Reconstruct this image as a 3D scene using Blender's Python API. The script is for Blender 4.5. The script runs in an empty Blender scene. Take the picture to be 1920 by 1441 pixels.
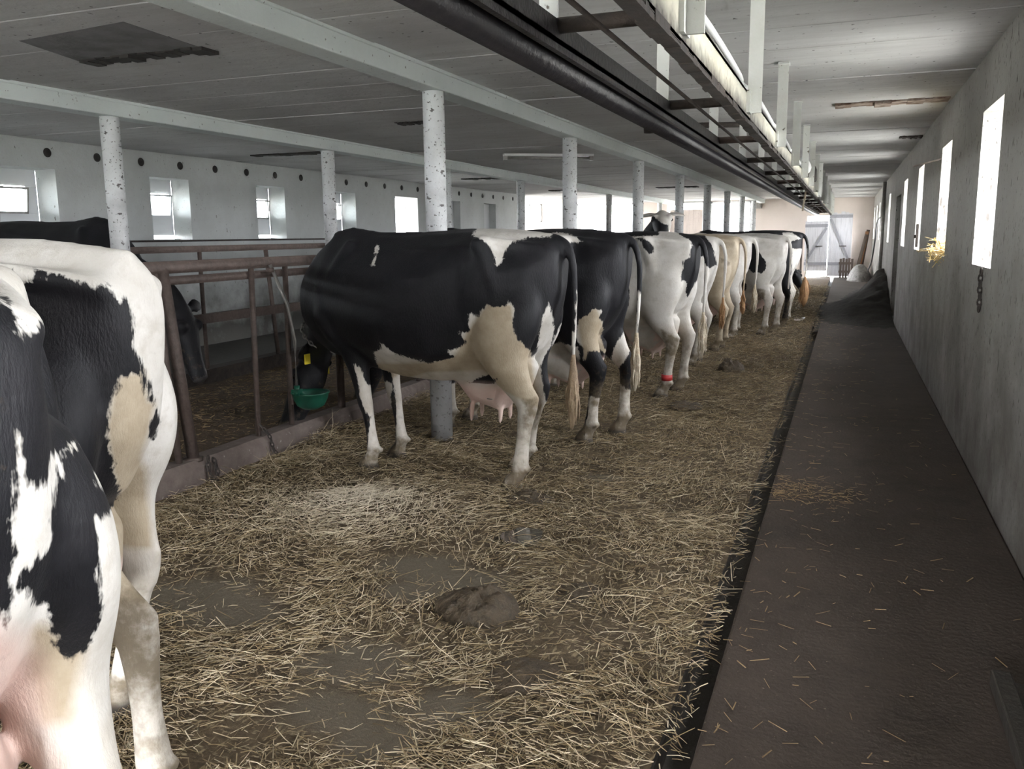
import bpy, bmesh, math, random
import numpy as np
from mathutils import Vector, Matrix, noise as mnoise

SC = bpy.context.scene
COL = SC.collection
PI = math.pi

# ---------------------------------------------------------------- camera
EYE = (0.0, 0.0, 1.44)
F_PX, YAW, PITCH, ROLL = 1618.55, 0.3669, 0.1703, 0.0118
def make_camera():
    cy, sy, cp, sp, cr, sr = math.cos(YAW), math.sin(YAW), math.cos(PITCH), math.sin(PITCH), math.cos(ROLL), math.sin(ROLL)
    fwd = Vector((-sy*cp, cy*cp, -sp)); right = Vector((cy, sy, 0)); down = fwd.cross(right)
    r = cr*right + sr*down; d = -sr*right + cr*down
    cam = bpy.data.cameras.new('camera'); o = bpy.data.objects.new('camera', cam); COL.objects.link(o)
    m = Matrix((r, -d, -fwd)).transposed().to_4x4(); m.translation = EYE
    o.matrix_world = m
    cam.sensor_width = 36; cam.lens = 36*F_PX/1920; cam.clip_start = 0.05; cam.clip_end = 300
    SC.camera = o
make_camera()

# ---------------------------------------------------------------- world, light, exposure
SC.view_settings.view_transform = 'Standard'; SC.view_settings.look = 'None'
SC.view_settings.gamma = 1; SC.view_settings.use_curve_mapping = False
SC.view_settings.exposure = 3.9
SC.cycles.max_bounces = 10; SC.cycles.diffuse_bounces = 6; SC.cycles.glossy_bounces = 3
SC.cycles.sample_clamp_indirect = 6.0
w = bpy.data.worlds.new('overcast_sky'); SC.world = w; w.use_nodes = True
bg = w.node_tree.nodes['Background']; bg.inputs['Color'].default_value = (0.93, 0.955, 1.0, 1); bg.inputs['Strength'].default_value = 3.6

def portal(name, loc, rot, sx, sy):
    l = bpy.data.lights.new(name, 'AREA'); l.shape = 'RECTANGLE'; l.size = sx; l.size_y = sy
    l.cycles.is_portal = True
    o = bpy.data.objects.new(name, l); COL.objects.link(o); o.location = loc; o.rotation_euler = rot
    return o

# ---------------------------------------------------------------- materials
def N(nt, typ, **kw):
    n = nt.nodes.new(typ)
    for k, v in kw.items():
        if k in n.inputs: n.inputs[k].default_value = v
        else: setattr(n, k, v)
    return n
def mat(name, base, rough=0.7, metallic=0.0, noise=None, specks=None, bump=None, streak=None, spec=0.5, layers=()):
    """base colour; noise=(scale, colour, amount); specks=(scale, colour, threshold, density-scale); bump=(scale, strength)"""
    m = bpy.data.materials.new(name); m.use_nodes = True; nt = m.node_tree
    p = nt.nodes['Principled BSDF']; L = nt.links.new
    p.inputs['Roughness'].default_value = rough; p.inputs['Metallic'].default_value = metallic
    p.inputs['Specular IOR Level'].default_value = spec
    tc = N(nt, 'ShaderNodeTexCoord')
    c = None
    rgb = N(nt, 'ShaderNodeRGB'); rgb.outputs[0].default_value = (*base, 1); c = rgb.outputs[0]
    def blend(fac, col):
        nonlocal c
        mx = N(nt, 'ShaderNodeMix', data_type='RGBA'); L(fac, mx.inputs['Factor']); L(c, mx.inputs['A']); mx.inputs['B'].default_value = (*col, 1)
        c = mx.outputs['Result']
    def ramp(src, lo, hi, top=1.0):
        r = N(nt, 'ShaderNodeMapRange'); L(src, r.inputs['Value'])
        r.inputs['From Min'].default_value = lo; r.inputs['From Max'].default_value = hi; r.inputs['To Max'].default_value = top
        return r.outputs[0]
    def noi(scale, detail=4, stretch=(1, 1, 1), rough=0.6):
        mp = N(nt, 'ShaderNodeMapping'); mp.inputs['Scale'].default_value = stretch; L(tc.outputs['Object'], mp.inputs[0])
        n = N(nt, 'ShaderNodeTexNoise'); n.inputs['Scale'].default_value = scale; n.inputs['Detail'].default_value = detail; n.inputs['Roughness'].default_value = rough
        L(mp.outputs[0], n.inputs['Vector']); return n.outputs['Fac']
    if noise:
        for (s, col, amt) in (noise if isinstance(noise, list) else [noise]): blend(ramp(noi(s), 0.38, 0.68, amt), col)
    if streak:
        s, col, amt, st = streak; blend(ramp(noi(s, 5, st), 0.45, 0.72, amt), col)
    if specks:
        for (s, col, lo, hi, st) in (specks if isinstance(specks, list) else [specks]): blend(ramp(noi(s, 3, st, 0.5), lo, hi, 0.92), col)
    for (axis, lo, hi, col, amt, s) in layers:      # stains and painted shade fading along an object axis, with a noisy edge
        sx = N(nt, 'ShaderNodeSeparateXYZ'); L(tc.outputs['Object'], sx.inputs[0])
        ad = N(nt, 'ShaderNodeMath', operation='MULTIPLY_ADD'); L(noi(s, 5), ad.inputs[0]); ad.inputs[1].default_value = (hi-lo)*1.6; L(sx.outputs[axis], ad.inputs[2])
        blend(ramp(ad.outputs[0], lo+(hi-lo)*.8, hi+(hi-lo)*.8, amt), col)
    L(c, p.inputs['Base Color'])
    if bump:
        b = N(nt, 'ShaderNodeBump'); b.inputs['Strength'].default_value = bump[1]; b.inputs['Distance'].default_value = 0.02
        L(noi(bump[0], 6), b.inputs['Height']); L(b.outputs[0], p.inputs['Normal'])
    return m
M = {}
DIRT = (0.045, 0.036, 0.026)
M['wall'] = mat('whitewash', (0.52, 0.54, 0.53), 0.85, noise=[(1.3, (0.42, 0.44, 0.43), 0.8), (9, (0.46, 0.47, 0.46), 0.5)],
                specks=[(28, (0.16, 0.15, 0.13), 0.70, 0.74, (1, 1, .5)), (70, (0.16, 0.15, 0.13), 0.69, 0.73, (1, 1, .6))], bump=(25, 0.25),
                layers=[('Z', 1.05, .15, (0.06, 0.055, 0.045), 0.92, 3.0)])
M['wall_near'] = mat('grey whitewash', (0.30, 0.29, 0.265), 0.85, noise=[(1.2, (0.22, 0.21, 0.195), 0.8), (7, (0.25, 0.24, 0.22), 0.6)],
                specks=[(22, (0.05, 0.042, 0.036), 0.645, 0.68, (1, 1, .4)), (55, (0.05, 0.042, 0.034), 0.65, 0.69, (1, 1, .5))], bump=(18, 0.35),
                layers=[('Z', 1.25, -0.1, (0.055, 0.045, 0.034), 0.95, 2.2)])  # lower wall coloured darker: grime plus painted shade below the windows
M['wall_cream'] = mat('cream whitewash', (0.62, 0.55, 0.50), 0.85, noise=[(1.5, (0.55, 0.49, 0.44), 0.7)], bump=(20, 0.2))
M['ceil'] = mat('ceiling concrete', (0.56, 0.56, 0.555), 0.9, noise=[(0.9, (0.42, 0.41, 0.41), 0.9), (6, (0.47, 0.47, 0.47), 0.5)],
                streak=(3, (0.38, 0.37, 0.37), 0.5, (0.35, 4, 1)), specks=(26, (0.06, 0.05, 0.045), 0.68, 0.73, (1, 1, 1)), bump=(14, 0.3))
M['beam'] = mat('painted beam', (0.62, 0.66, 0.65), 0.75, noise=[(2.5, (0.54, 0.58, 0.57), 0.7)], specks=(30, (0.14, 0.13, 0.12), 0.68, 0.73, (1, 1, 1)), bump=(20, 0.2))
M['post'] = mat('post whitewash', (0.60, 0.61, 0.61), 0.8, noise=[(4, (0.50, 0.51, 0.51), 0.7)], specks=[(18, (0.07, 0.06, 0.055), 0.63, 0.67, (1, 1, 1.6)), (45, (0.09, 0.08, 0.07), 0.64, 0.68, (1, 1, 1))],
                bump=(25, 0.4), layers=[('Z', 1.85, 1.15, (0.10, 0.09, 0.085), 0.75, 5.0)])
M['walk'] = mat('walkway concrete', (0.055, 0.041, 0.032), 0.75, noise=[(1.1, (0.028, 0.0205, 0.015), 0.9), (8, (0.066, 0.050, 0.039), 0.5)], specks=(70, (0.17, 0.14, 0.10), 0.68, 0.74, (1, 1, 1)), bump=(40, 0.3), spec=0.3)
M['gutter'] = mat('gutter', (0.022, 0.018, 0.014), 0.6, noise=(6, (0.035, 0.028, 0.02), 0.8), bump=(20, 0.4))
M['black_steel'] = mat('black steel', (0.014, 0.013, 0.015), 0.36, 0.3, noise=(20, (0.03, 0.026, 0.026), 0.6), bump=(40, 0.25))
M['rust'] = mat('rusty steel', (0.085, 0.060, 0.050), 0.62, 0.2, noise=[(7, (0.05, 0.036, 0.03), 0.8), (30, (0.13, 0.10, 0.085), 0.5)], bump=(40, 0.35))
M['dark_rust'] = mat('dark rust', (0.042, 0.031, 0.025), 0.8, 0.0, noise=[(14, (0.016, 0.013, 0.011), 0.9)], bump=(30, 0.5))
M['paint_steel'] = mat('white painted steel', (0.62, 0.63, 0.60), 0.6, noise=[(4, (0.52, 0.52, 0.47), 0.7)], specks=(24, (0.09, 0.065, 0.045), 0.66, 0.71, (1, 1, 1)), bump=(30, 0.2))
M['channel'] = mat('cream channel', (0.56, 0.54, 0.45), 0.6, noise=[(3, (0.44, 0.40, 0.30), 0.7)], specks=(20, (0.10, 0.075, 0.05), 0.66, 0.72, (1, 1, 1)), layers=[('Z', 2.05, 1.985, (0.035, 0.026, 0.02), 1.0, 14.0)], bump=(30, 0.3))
M['dark_hole'] = mat('dark soot', (0.02, 0.018, 0.017), 0.95, noise=(12, (0.05, 0.045, 0.04), 0.8))  # near-black colour standing in for the shade inside vent holes and slots
M['wood_grey'] = mat('grey boards', (0.55, 0.55, 0.57), 0.8, streak=(6, (0.36, 0.36, 0.38), 0.8, (4, 1, .3)), bump=(20, 0.3))
M['wood_brace'] = mat('weathered brace', (0.27, 0.27, 0.29), 0.8, streak=(6, (0.2, 0.2, 0.21), 0.7, (4, 1, 4)))
M['wood_pale'] = mat('pale boards', (0.52, 0.46, 0.42), 0.8, streak=(6, (0.34, 0.30, 0.27), 0.7, (4, 1, .3)), bump=(20, 0.3))
M['wood_dark'] = mat('dark board', (0.10, 0.075, 0.06), 0.8, streak=(6, (0.05, 0.038, 0.03), 0.8, (3, 3, .4)), bump=(20, 0.4))
M['wood_tan'] = mat('tan board', (0.30, 0.15, 0.075), 0.8, streak=(6, (0.2, 0.1, 0.05), 0.7, (3, 3, .4)))
M['enamel'] = mat('green enamel', (0.008, 0.085, 0.05), 0.4, noise=(6, (0.01, 0.045, 0.03), 0.8), spec=0.5)
M['galv'] = mat('galvanised', (0.34, 0.33, 0.31), 0.45, 0.7, noise=(18, (0.22, 0.2, 0.18), 0.7))
M['curb'] = mat('manger concrete', (0.15, 0.115, 0.10), 0.75, noise=[(3, (0.09, 0.068, 0.058), 0.8), (14, (0.2, 0.165, 0.145), 0.5)], specks=(26, (0.34, 0.31, 0.28), 0.69, 0.73, (1, 1, 1)), bump=(18, 0.4))
M['plastic_white'] = mat('white plastic', (0.68, 0.69, 0.68), 0.5)
M['black_pipe'] = mat('black plastic', (0.03, 0.03, 0.032), 0.5)
M['ground_out'] = mat('yard gravel', (0.42, 0.41, 0.38), 0.9, noise=(0.4, (0.34, 0.34, 0.28), 0.8))
M['frame'] = mat('white window frame', (0.66, 0.67, 0.68), 0.5)
def glass_mat():
    m = bpy.data.materials.new('window glass'); m.use_nodes = True; nt = m.node_tree; nt.nodes.remove(nt.nodes['Principled BSDF'])
    t = N(nt, 'ShaderNodeBsdfTransparent'); t.inputs[0].default_value = (0.93, 0.96, 0.97, 1); g = N(nt, 'ShaderNodeBsdfGlossy'); g.inputs['Roughness'].default_value = 0.03
    mx = N(nt, 'ShaderNodeMixShader'); mx.inputs[0].default_value = 0.06; nt.links.new(t.outputs[0], mx.inputs[1]); nt.links.new(g.outputs[0], mx.inputs[2])
    nt.links.new(mx.outputs[0], nt.nodes['Material Output'].inputs['Surface']); return m
M['glass'] = glass_mat()

# ---------------------------------------------------------------- builders
def link(name, me, m, parent=None, loc=None, rot=None):
    o = bpy.data.objects.new(name, me); COL.objects.link(o)
    for x in (m if isinstance(m, (list, tuple)) else [m]): me.materials.append(M[x] if isinstance(x, str) else x)
    if parent: o.parent = parent
    if loc is not None: o.location = loc
    if rot is not None: o.rotation_euler = rot
    return o
def tag(o, label=None, cat=None, group=None, kind=None):
    if label: o['label'] = label
    if cat: o['category'] = cat
    if group: o['group'] = group
    if kind: o['kind'] = kind
    return o
def empty(name, loc, rz=0, label=None, cat=None, group=None):
    o = bpy.data.objects.new(name, None); COL.objects.link(o); o.location = loc; o.rotation_euler = (0, 0, rz); o.empty_display_size = 0.1
    return tag(o, label, cat, group)

class MB:
    def __init__(s): s.v = []; s.f = []; s.sm = []; s.mi = []; s.cur = 0
    def add(s, vs, fs, smooth=False):
        o = len(s.v); s.v += [tuple(x) for x in vs]; s.f += [tuple(i+o for i in f) for f in fs]; s.sm += [smooth]*len(fs); s.mi += [s.cur]*len(fs)
        return s
    def box(s, x0, x1, y0, y1, z0, z1, rot=None, piv=None):
        vs = [(x, y, z) for x in (x0, x1) for y in (y0, y1) for z in (z0, z1)]
        if rot is not None:
            pv = Vector(piv or ((x0+x1)/2, (y0+y1)/2, (z0+z1)/2)); vs = [tuple(rot @ (Vector(q)-pv)+pv) for q in vs]
        return s.add(vs, [(0, 1, 3, 2), (4, 6, 7, 5), (0, 4, 5, 1), (2, 3, 7, 6), (0, 2, 6, 4), (1, 5, 7, 3)])
    def tube(s, pts, rad, n=12, up=(0, 0, 1), cap=True, smooth=True, flat=None):
        """swept tube; rad is a number or a list of numbers or (r_side, r_up) pairs"""
        P = [Vector(p) for p in pts]; k = len(P); vs = []
        for i in range(k):
            t = (P[min(i+1, k-1)]-P[max(i-1, 0)]).normalized()
            u = Vector(up); u = u - t*u.dot(t)
            if u.length < 1e-3: u = Vector((1, 0, 0)) - t*t.x
            u.normalize(); sd = t.cross(u)
            r = rad[i] if isinstance(rad, (list, tuple)) else rad
            ra, rb = r if isinstance(r, (list, tuple)) else (r, r)
            for j in range(n):
                a = 2*PI*j/n; vs.append(P[i]+sd*(math.cos(a)*ra)+u*(math.sin(a)*rb))
        fs = [(i*n+j, i*n+(j+1) % n, (i+1)*n+(j+1) % n, (i+1)*n+j) for i in range(k-1) for j in range(n)]
        if cap: fs += [tuple(range(n-1, -1, -1)), tuple((k-1)*n+j for j in range(n))]
        return s.add(vs, fs, smooth)
    def lathe(s, prof, c, n=24, smooth=True, axis='Z'):
        vs = []
        for (r, z) in prof:
            for j in range(n):
                a = 2*PI*j/n
                p = (r*math.cos(a), r*math.sin(a), z) if axis == 'Z' else (z, r*math.cos(a), r*math.sin(a)) if axis == 'X' else (r*math.cos(a), z, r*math.sin(a))
                vs.append((c[0]+p[0], c[1]+p[1], c[2]+p[2]))
        k = len(prof)
        fs = [(i*n+j, i*n+(j+1) % n, (i+1)*n+(j+1) % n, (i+1)*n+j) for i in range(k-1) for j in range(n)]
        fs += [tuple(range(n-1, -1, -1)), tuple((k-1)*n+j for j in range(n))]
        return s.add(vs, fs, smooth)
    def ring(s, c, R, r, rot=None, n=14, m=8, sx=1.0):
        vs = []
        for i in range(n):
            a = 2*PI*i/n
            for j in range(m):
                b = 2*PI*j/m; q = Vector(((R+r*math.cos(b))*math.cos(a)*sx, (R+r*math.cos(b))*math.sin(a), r*math.sin(b)))
                if rot is not None: q = rot @ q
                vs.append(q+Vector(c))
        fs = [(i*m+j, ((i+1) % n)*m+j, ((i+1) % n)*m+(j+1) % m, i*m+(j+1) % m) for i in range(n) for j in range(m)]
        return s.add(vs, fs, True)
    def mesh(s, name):
        me = bpy.data.meshes.new(name); me.from_pydata(s.v, [], s.f); me.update()
        me.polygons.foreach_set('use_smooth', s.sm); me.polygons.foreach_set('material_index', s.mi)
        bm = bmesh.new(); bm.from_mesh(me); bmesh.ops.recalc_face_normals(bm, faces=bm.faces); bm.to_mesh(me); bm.free()
        return me
    def build(s, name, m, parent=None, loc=None, rot=None, bevel=0):
        o = link(name, s.mesh(name), m, parent, loc, rot)
        if bevel:
            b = o.modifiers.new('bevel', 'BEVEL'); b.width = bevel; b.segments = 2; b.limit_method = 'ANGLE'
        return o
def wall_x(mb, x0, x1, y0, y1, z0, z1, holes):
    """wall slab between x0 and x1 running along y with rectangular holes (ya, yb, za, zb)"""
    ys = sorted({y0, y1, *[h[0] for h in holes], *[h[1] for h in holes]})
    for a, b in zip(ys, ys[1:]):
        hs = sorted([h for h in holes if h[0] <= a+1e-6 and h[1] >= b-1e-6], key=lambda h: h[2]); z = z0
        for h in hs:
            if h[2] > z: mb.box(x0, x1, a, b, z, h[2])
            z = h[3]
        if z < z1: mb.box(x0, x1, a, b, z, z1)
def wall_y(mb, y0, y1, x0, x1, z0, z1, holes):
    t = MB(); wall_x(t, y0, y1, x0, x1, z0, z1, holes)
    mb.add([(v[1], v[0], v[2]) for v in t.v], t.f)
# ================================================================ the setting
ZC = 2.53          # ceiling
XR, XL = 0.77, -8.2
YE = 30.2          # end wall
YB = -4.0          # wall behind the camera
# ground of the yard outside
g = MB(); g.add([(-90, -80, -0.3), (90, -80, -0.3), (90, 120, -0.3), (-90, 120, -0.3)], [(0, 1, 2, 3)])
tag(g.build('yard_ground', 'ground_out'), 'pale gravel yard outside the windows and gates', 'ground', kind='structure')

# bed under the straw
def height(x, y):
    n = mnoise.noise(Vector((x*1.1, y*1.1, 3.1)))*0.035 + mnoise.noise(Vector((x*3.3, y*3.3, 7.7)))*0.018 + mnoise.noise(Vector((x*9, y*9, 1.7)))*0.006
    z = -0.015 + n*0.7
    z += 0.055*math.exp(-((x+3.2)/0.26)**2)*(0.5+0.5*math.sin(y*1.7)**2)                       # litter banked up against the manger kerb
    z += 0.07*math.exp(-((x+2.35)/0.42)**2-((y-3.85)/0.38)**2)                                 # the pale heap
    z += 0.05*math.exp(-((x+0.62)/0.22)**2)*(0.5+0.5*math.sin(y*2.3+1))
    z -= 0.05*math.exp(-((x+0.98)/0.12)**2-((y-3.3)/0.16)**2)
    for (a, b, r) in BARE:
        z += (-0.02 - z)*math.exp(-(((x-a)/r)**2+((y-b)/(r*0.75))**2)*1.1)*0.85
    return z
BARE = [(-2.45, 2.66, .30), (-2.15, 2.62, .22), (-1.70, 3.26, .24), (-1.46, 3.20, .22), (-1.62, 3.02, .16), (-1.40, 3.76, .13), (-1.5, 2.40, .24), (-1.42, 2.12, .22), (-1.08, 2.26, .17), (-1.22, 2.02, .16), (-0.92, 2.52, .12), (-1.3, 4.92, .13)]
def grid_mesh(name, x0, x1, ys, nx, f):
    xs = np.linspace(x0, x1, nx); vs = [(x, y, f(x, y)) for y in ys for x in xs]
    fs = [(j*nx+i, j*nx+i+1, (j+1)*nx+i+1, (j+1)*nx+i) for j in range(len(ys)-1) for i in range(nx-1)]
    me = bpy.data.meshes.new(name); me.from_pydata(vs, [], fs); me.update(); me.polygons.foreach_set('use_smooth', [True]*len(fs)); return me
M['bed'] = mat('trodden litter', (0.105, 0.076, 0.045), 0.8, noise=[(2.2, (0.055, 0.039, 0.023), 0.9), (11, (0.15, 0.11, 0.062), 0.7), (45, (0.035, 0.026, 0.016), 0.6)],
               specks=[(70, (0.27, 0.21, 0.125), 0.60, 0.66, (1, .25, 1)), (70, (0.30, 0.24, 0.15), 0.61, 0.67, (.25, 1, 1))], bump=(60, 0.7), spec=0.3)
def add_wet(m):      # bare wet concrete shows through where the litter is scraped away
    nt = m.node_tree; p = nt.nodes['Principled BSDF']; L = nt.links.new
    at = N(nt, 'ShaderNodeAttribute', attribute_name='bare'); n = N(nt, 'ShaderNodeTexNoise'); n.inputs['Scale'].default_value = 9; n.inputs['Detail'].default_value = 6
    ad = N(nt, 'ShaderNodeMath', operation='MULTIPLY_ADD'); L(n.outputs['Fac'], ad.inputs[0]); ad.inputs[1].default_value = 0.9; L(at.outputs['Fac'], ad.inputs[2])
    r = N(nt, 'ShaderNodeMapRange'); L(ad.outputs[0], r.inputs[0]); r.inputs[1].default_value = 0.72; r.inputs[2].default_value = 1.15
    src = p.inputs['Base Color'].links[0].from_socket; mx = N(nt, 'ShaderNodeMix', data_type='RGBA'); L(r.outputs[0], mx.inputs['Factor']); L(src, mx.inputs['A']); mx.inputs['B'].default_value = (0.118, 0.098, 0.070, 1)
    L(mx.outputs['Result'], p.inputs['Base Color'])
    r2 = N(nt, 'ShaderNodeMapRange'); L(r.outputs[0], r2.inputs[0]); r2.inputs[3].default_value = 0.8; r2.inputs[4].default_value = 0.68; L(r2.outputs[0], p.inputs['Roughness'])
add_wet(M['bed'])
ys = list(np.arange(-3.9, 8, 0.04))+list(np.arange(8, 16, 0.08))+list(np.arange(16, 30.3, 0.2))
me = grid_mesh('floor', -3.56, -0.43, ys, 80, height)
co = np.zeros(len(me.vertices)*3, 'f'); me.vertices.foreach_get('co', co); co = co.reshape(-1, 3)
ba = np.zeros(len(co), 'f')
for (a, b, r) in BARE: ba = np.maximum(ba, np.exp(-(((co[:, 0]-a)/r)**2+((co[:, 1]-b)/(r*.75))**2)*.9))
ba[co[:, 1] > 9] += 0.12
at = me.attributes.new('bare', 'FLOAT', 'POINT'); at.data.foreach_set('value', ba)
tag(link('floor', me, 'bed'), 'brown trodden litter floor of the cow stand', 'floor', kind='structure')
fl = MB(); fl.box(-0.43, -0.33, YB, YE, -0.2, -0.115); fl.box(-0.445, -0.43, YB, YE, -0.2, -0.03); 
tag(fl.build('trim_1', 'gutter'), 'narrow dark dung gutter between straw and walkway', 'gutter', kind='structure')
fl = MB(); fl.box(-0.33, XR, YB, YE, -0.2, 0.0); tag(fl.build('floor_walkway', 'walk', bevel=0.012), 'dark brown concrete walkway along the right wall', 'walkway', kind='structure')
fl = MB(); fl.box(-12, -3.56, YB, YE, -0.3, 0.0); tag(fl.build('floor_alley', 'gutter'), 'dark floor beyond the manger', 'floor', kind='structure')

# right wall with slit windows
slits = [0.15, 2.87, 5.57, 8.10, 10.85, 13.65, 18.7, 21.9, 24.3, 26.6, 28.8]
holes = [(y, y+(.79 if y < 14 else .72), 1.225, 2.175) for y in slits] + [(15.1, 16.5, -0.01, 2.02)]
wr = MB(); wall_x(wr, XR, XR+0.38, YB, YE, -0.3, ZC+.1, holes)
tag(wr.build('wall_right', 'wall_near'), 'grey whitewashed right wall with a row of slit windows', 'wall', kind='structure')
for i, y in enumerate(slits):
    portal('slit_daylight', (XR+.36, y+.39, 1.70), (0, PI/2, 0), .95, .79)
d = MB(); d.box(XR+.2, XR+.24, 15.1, 16.5, 0, 2.02); tag(d.build('door_1', 'wood_dark'), 'dark plank door set in the right wall', 'door', kind='structure')

# left wall with deep window niches and a row of round vent holes
lw = [(6.62, 7.35), (8.75, 9.45), (10.87, 11.57), (13.03, 13.68), (15.15, 16.1), (17.5, 18.2), (19.6, 20.35)]
YL = 22.4
holes = [(a, b, 1.44, 2.225) for a, b in lw]+[(a-2.15*k, b-2.15*k, 1.44, 2.225) for a, b in lw[:1] for k in (1, 2, 3)]
wl = MB(); wall_x(wl, XL-.3, XL, YB, YL, -0.3, ZC+.1, holes)
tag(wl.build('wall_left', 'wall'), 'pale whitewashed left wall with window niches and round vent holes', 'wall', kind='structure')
holes.sort(key=lambda h: -h[0] if h[0] < 6 else h[0])
near = [h for h in holes if h[0] < 14.5]
wo = MB(); wall_x(wo, XL-.52, XL-.3, YB, YL, -0.3, ZC+.1, [(h[0], h[1]+.5, h[2], h[3]) for h in holes if h[0] < 16.5])
tag(wo.build('wall_left_outer', 'wall'), 'outer leaf of the left wall behind the niches', 'wall', kind='structure')
for k, h in enumerate(near):
    x = XL-.33; z0, z1 = 1.75, 2.045; ya, yb = h[0]+.02, h[1]-(.15 if 6 < h[0] < 7 else .05)
    f = MB()
    for (a, b, c, e) in ((h[0], h[1], z1, 2.225), (h[0], h[1], 1.50, z0), (h[0], ya, z0, z1), (yb, h[1], z0, z1)): f.box(x-.012, x+.03, a, b, c, e)
    f.box(x-.05, x+.10, h[0], h[1], 1.44, 1.455)
    fo = f.build('window_%d' % (k+1), 'frame', bevel=0.004); tag(fo, 'white framed hopper window in the left wall niche', 'window', kind='structure')
    ti = Matrix.Rotation(.14, 3, 'Y'); fr = MB()
    for (a, b, c, e) in ((ya, yb, z0, z0+.022), (ya, yb, z1-.03, z1-.008), (ya, ya+.022, z0, z1-.01), (yb-.022, yb, z0, z1-.01)): fr.box(x+.03, x+.05, a, b, c, e, ti, (x, 0, z0))
    so = fr.build('sash', 'galv' if k % 2 else 'frame', fo)
    p = MB(); p.box(x+.037, x+.042, ya+.02, yb-.02, z0+.02, z1-.03, ti, (x, 0, z0)); p.build('pane', 'glass', fo)
    portal('niche_daylight', (XL-.5, (ya+yb)/2, 1.9), (0, -PI/2, 0), .32, yb-ya)
portal('niche_daylight', (XL-.5, 15.6, 1.83), (0, -PI/2, 0), .78, .95)
for k, h in enumerate([h for h in lw if h[0] > 16.5]):
    q = MB(); q.box(XL-.20, XL-.17, h[0], h[1], 1.44, 2.225); tag(q.build('window_%d' % (12+k), 'frame', bevel=.004), 'pale boarded-up window niche', 'window', kind='structure')
hv = MB()
for k in range(-4, 23):
    y = 7.27+k*.68; hv.lathe([(0.001, 0), (.048, 0), (.05, .012), (.044, .012), (.04, -.01), (.001, -.01)], (XL+.001, y, 2.40), 14, axis='X')
# holes themselves: flat dark discs, the shade inside painted as colour
hk = MB()
for k in range(-4, 23):
    hk.lathe([(0.001, 0), (.05, 0), (.05, .006), (0.001, .006)], (XL, 7.27+k*.68, 2.395), 16, axis='X')
tag(hk.build('trim_vent_holes', 'dark_hole'), 'row of round vent holes under the ceiling of the left wall', 'vent holes', kind='structure')
sh = MB(); wall_x(sh, XL-.02, XL+.02, -3, 22, 1.415, 1.44, []); tag(sh.build('trim_2', 'dark_rust'), 'thin dark ledge below the left windows', 'ledge', kind='structure')

# end wall: gates left, plank door, gate, blank wall, double door at the end of the walkway
gate1, plankd, gate2, dbl = (-9.0, -6.95), (-5.75, -4.60), (-4.28, -3.05), (-1.22, 0.11)
we = MB(); wall_y(we, YE, YE+.3, -12, XR+.4, -0.3, ZC+.1, [(*gate1, -0.3, 2.47), (*plankd, -0.3, 2.47), (*gate2, -0.3, 2.44), (*dbl, -0.3, 1.97)])
tag(we.build('wall_end', 'wall_cream'), 'pale end wall with open gates and a double door', 'wall', kind='structure')
for (a, b, t) in ((*gate1, 2.47), (*gate2, 2.44), (*dbl, 1.97)):
    portal('gate_daylight', ((a+b)/2, YE+.28, t/2-.1), (PI/2, 0, 0), b-a, t+.1)
fr = MB()
for (a, b, t) in ((*gate1, 2.47), (*plankd, 2.47), (*gate2, 2.44)):
    fr.box(a-.07, a, YE-.03, YE, 0, t+.06); fr.box(b, b+.07, YE-.03, YE, 0, t+.06); fr.box(a-.07, b+.07, YE-.03, YE, t, t+.06)
tag(fr.build('trim_3', 'frame'), 'pale frames around the end wall openings', 'frame', kind='structure')
d = MB()
for k in range(8):
    x0 = plankd[0]+.03+k*.138; d.box(x0, x0+.139, YE+.05+.006*(k % 2), YE+.08, 0, 2.26)
d.box(plankd[0]+.03, plankd[1]-.03, YE+.02, YE+.05, 1.98, 2.1); d.box(plankd[0]+.03, plankd[1]-.03, YE+.02, YE+.05, .5, .62)
tag(d.build('door_2', 'wood_pale'), 'pale plank door with daylight showing over its top in the end wall', 'door', kind='structure')
xm = (dbl[0]+dbl[1])/2
for i, (a, b, z1, s) in enumerate(((dbl[0]-.05, xm-.008, 1.80, 1), (xm+.008, dbl[1]+.05, 2.09, -1))):
    d = MB(); n = 6; wd = (b-a)/n; z0 = .20 if i == 0 else .03
    for k in range(n): d.box(a+k*wd, a+(k+1)*wd+.001, YE-.055+.008*(k % 2), YE-.02, z0, z1-.03*((k*7) % 3)*i)
    do = d.build('door_%d' % (3+i), 'wood_grey', bevel=0.002); tag(do, 'grey braced plank door leaf at the end of the walkway, %s' % ('with daylight above and below it' if i == 0 else 'the taller leaf beside the right wall'), 'door', kind='structure')
    L = math.hypot(b-a-.1, z1-.72); ang = math.atan2(z1-.72, b-a-.1); d = MB()
    d.box((a+b)/2-L/2, (a+b)/2+L/2, YE-.08, YE-.055, (.44+z1-.16)/2-.035, (.44+z1-.16)/2+.035, Matrix.Rotation(-abs(ang)*s, 3, 'Y'))
    d.box(a, b, YE-.08, YE-.055, .38, .48); d.box(a, b, YE-.08, YE-.055, z1-.2, z1-.1); d.build('brace', 'wood_brace', do)
    h = MB(); h.box((a+b)/2-.02, (a+b)/2+.2, YE-.09, YE-.08, .98, 1.01); h.build('door_hinge', 'dark_rust', do)
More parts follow.
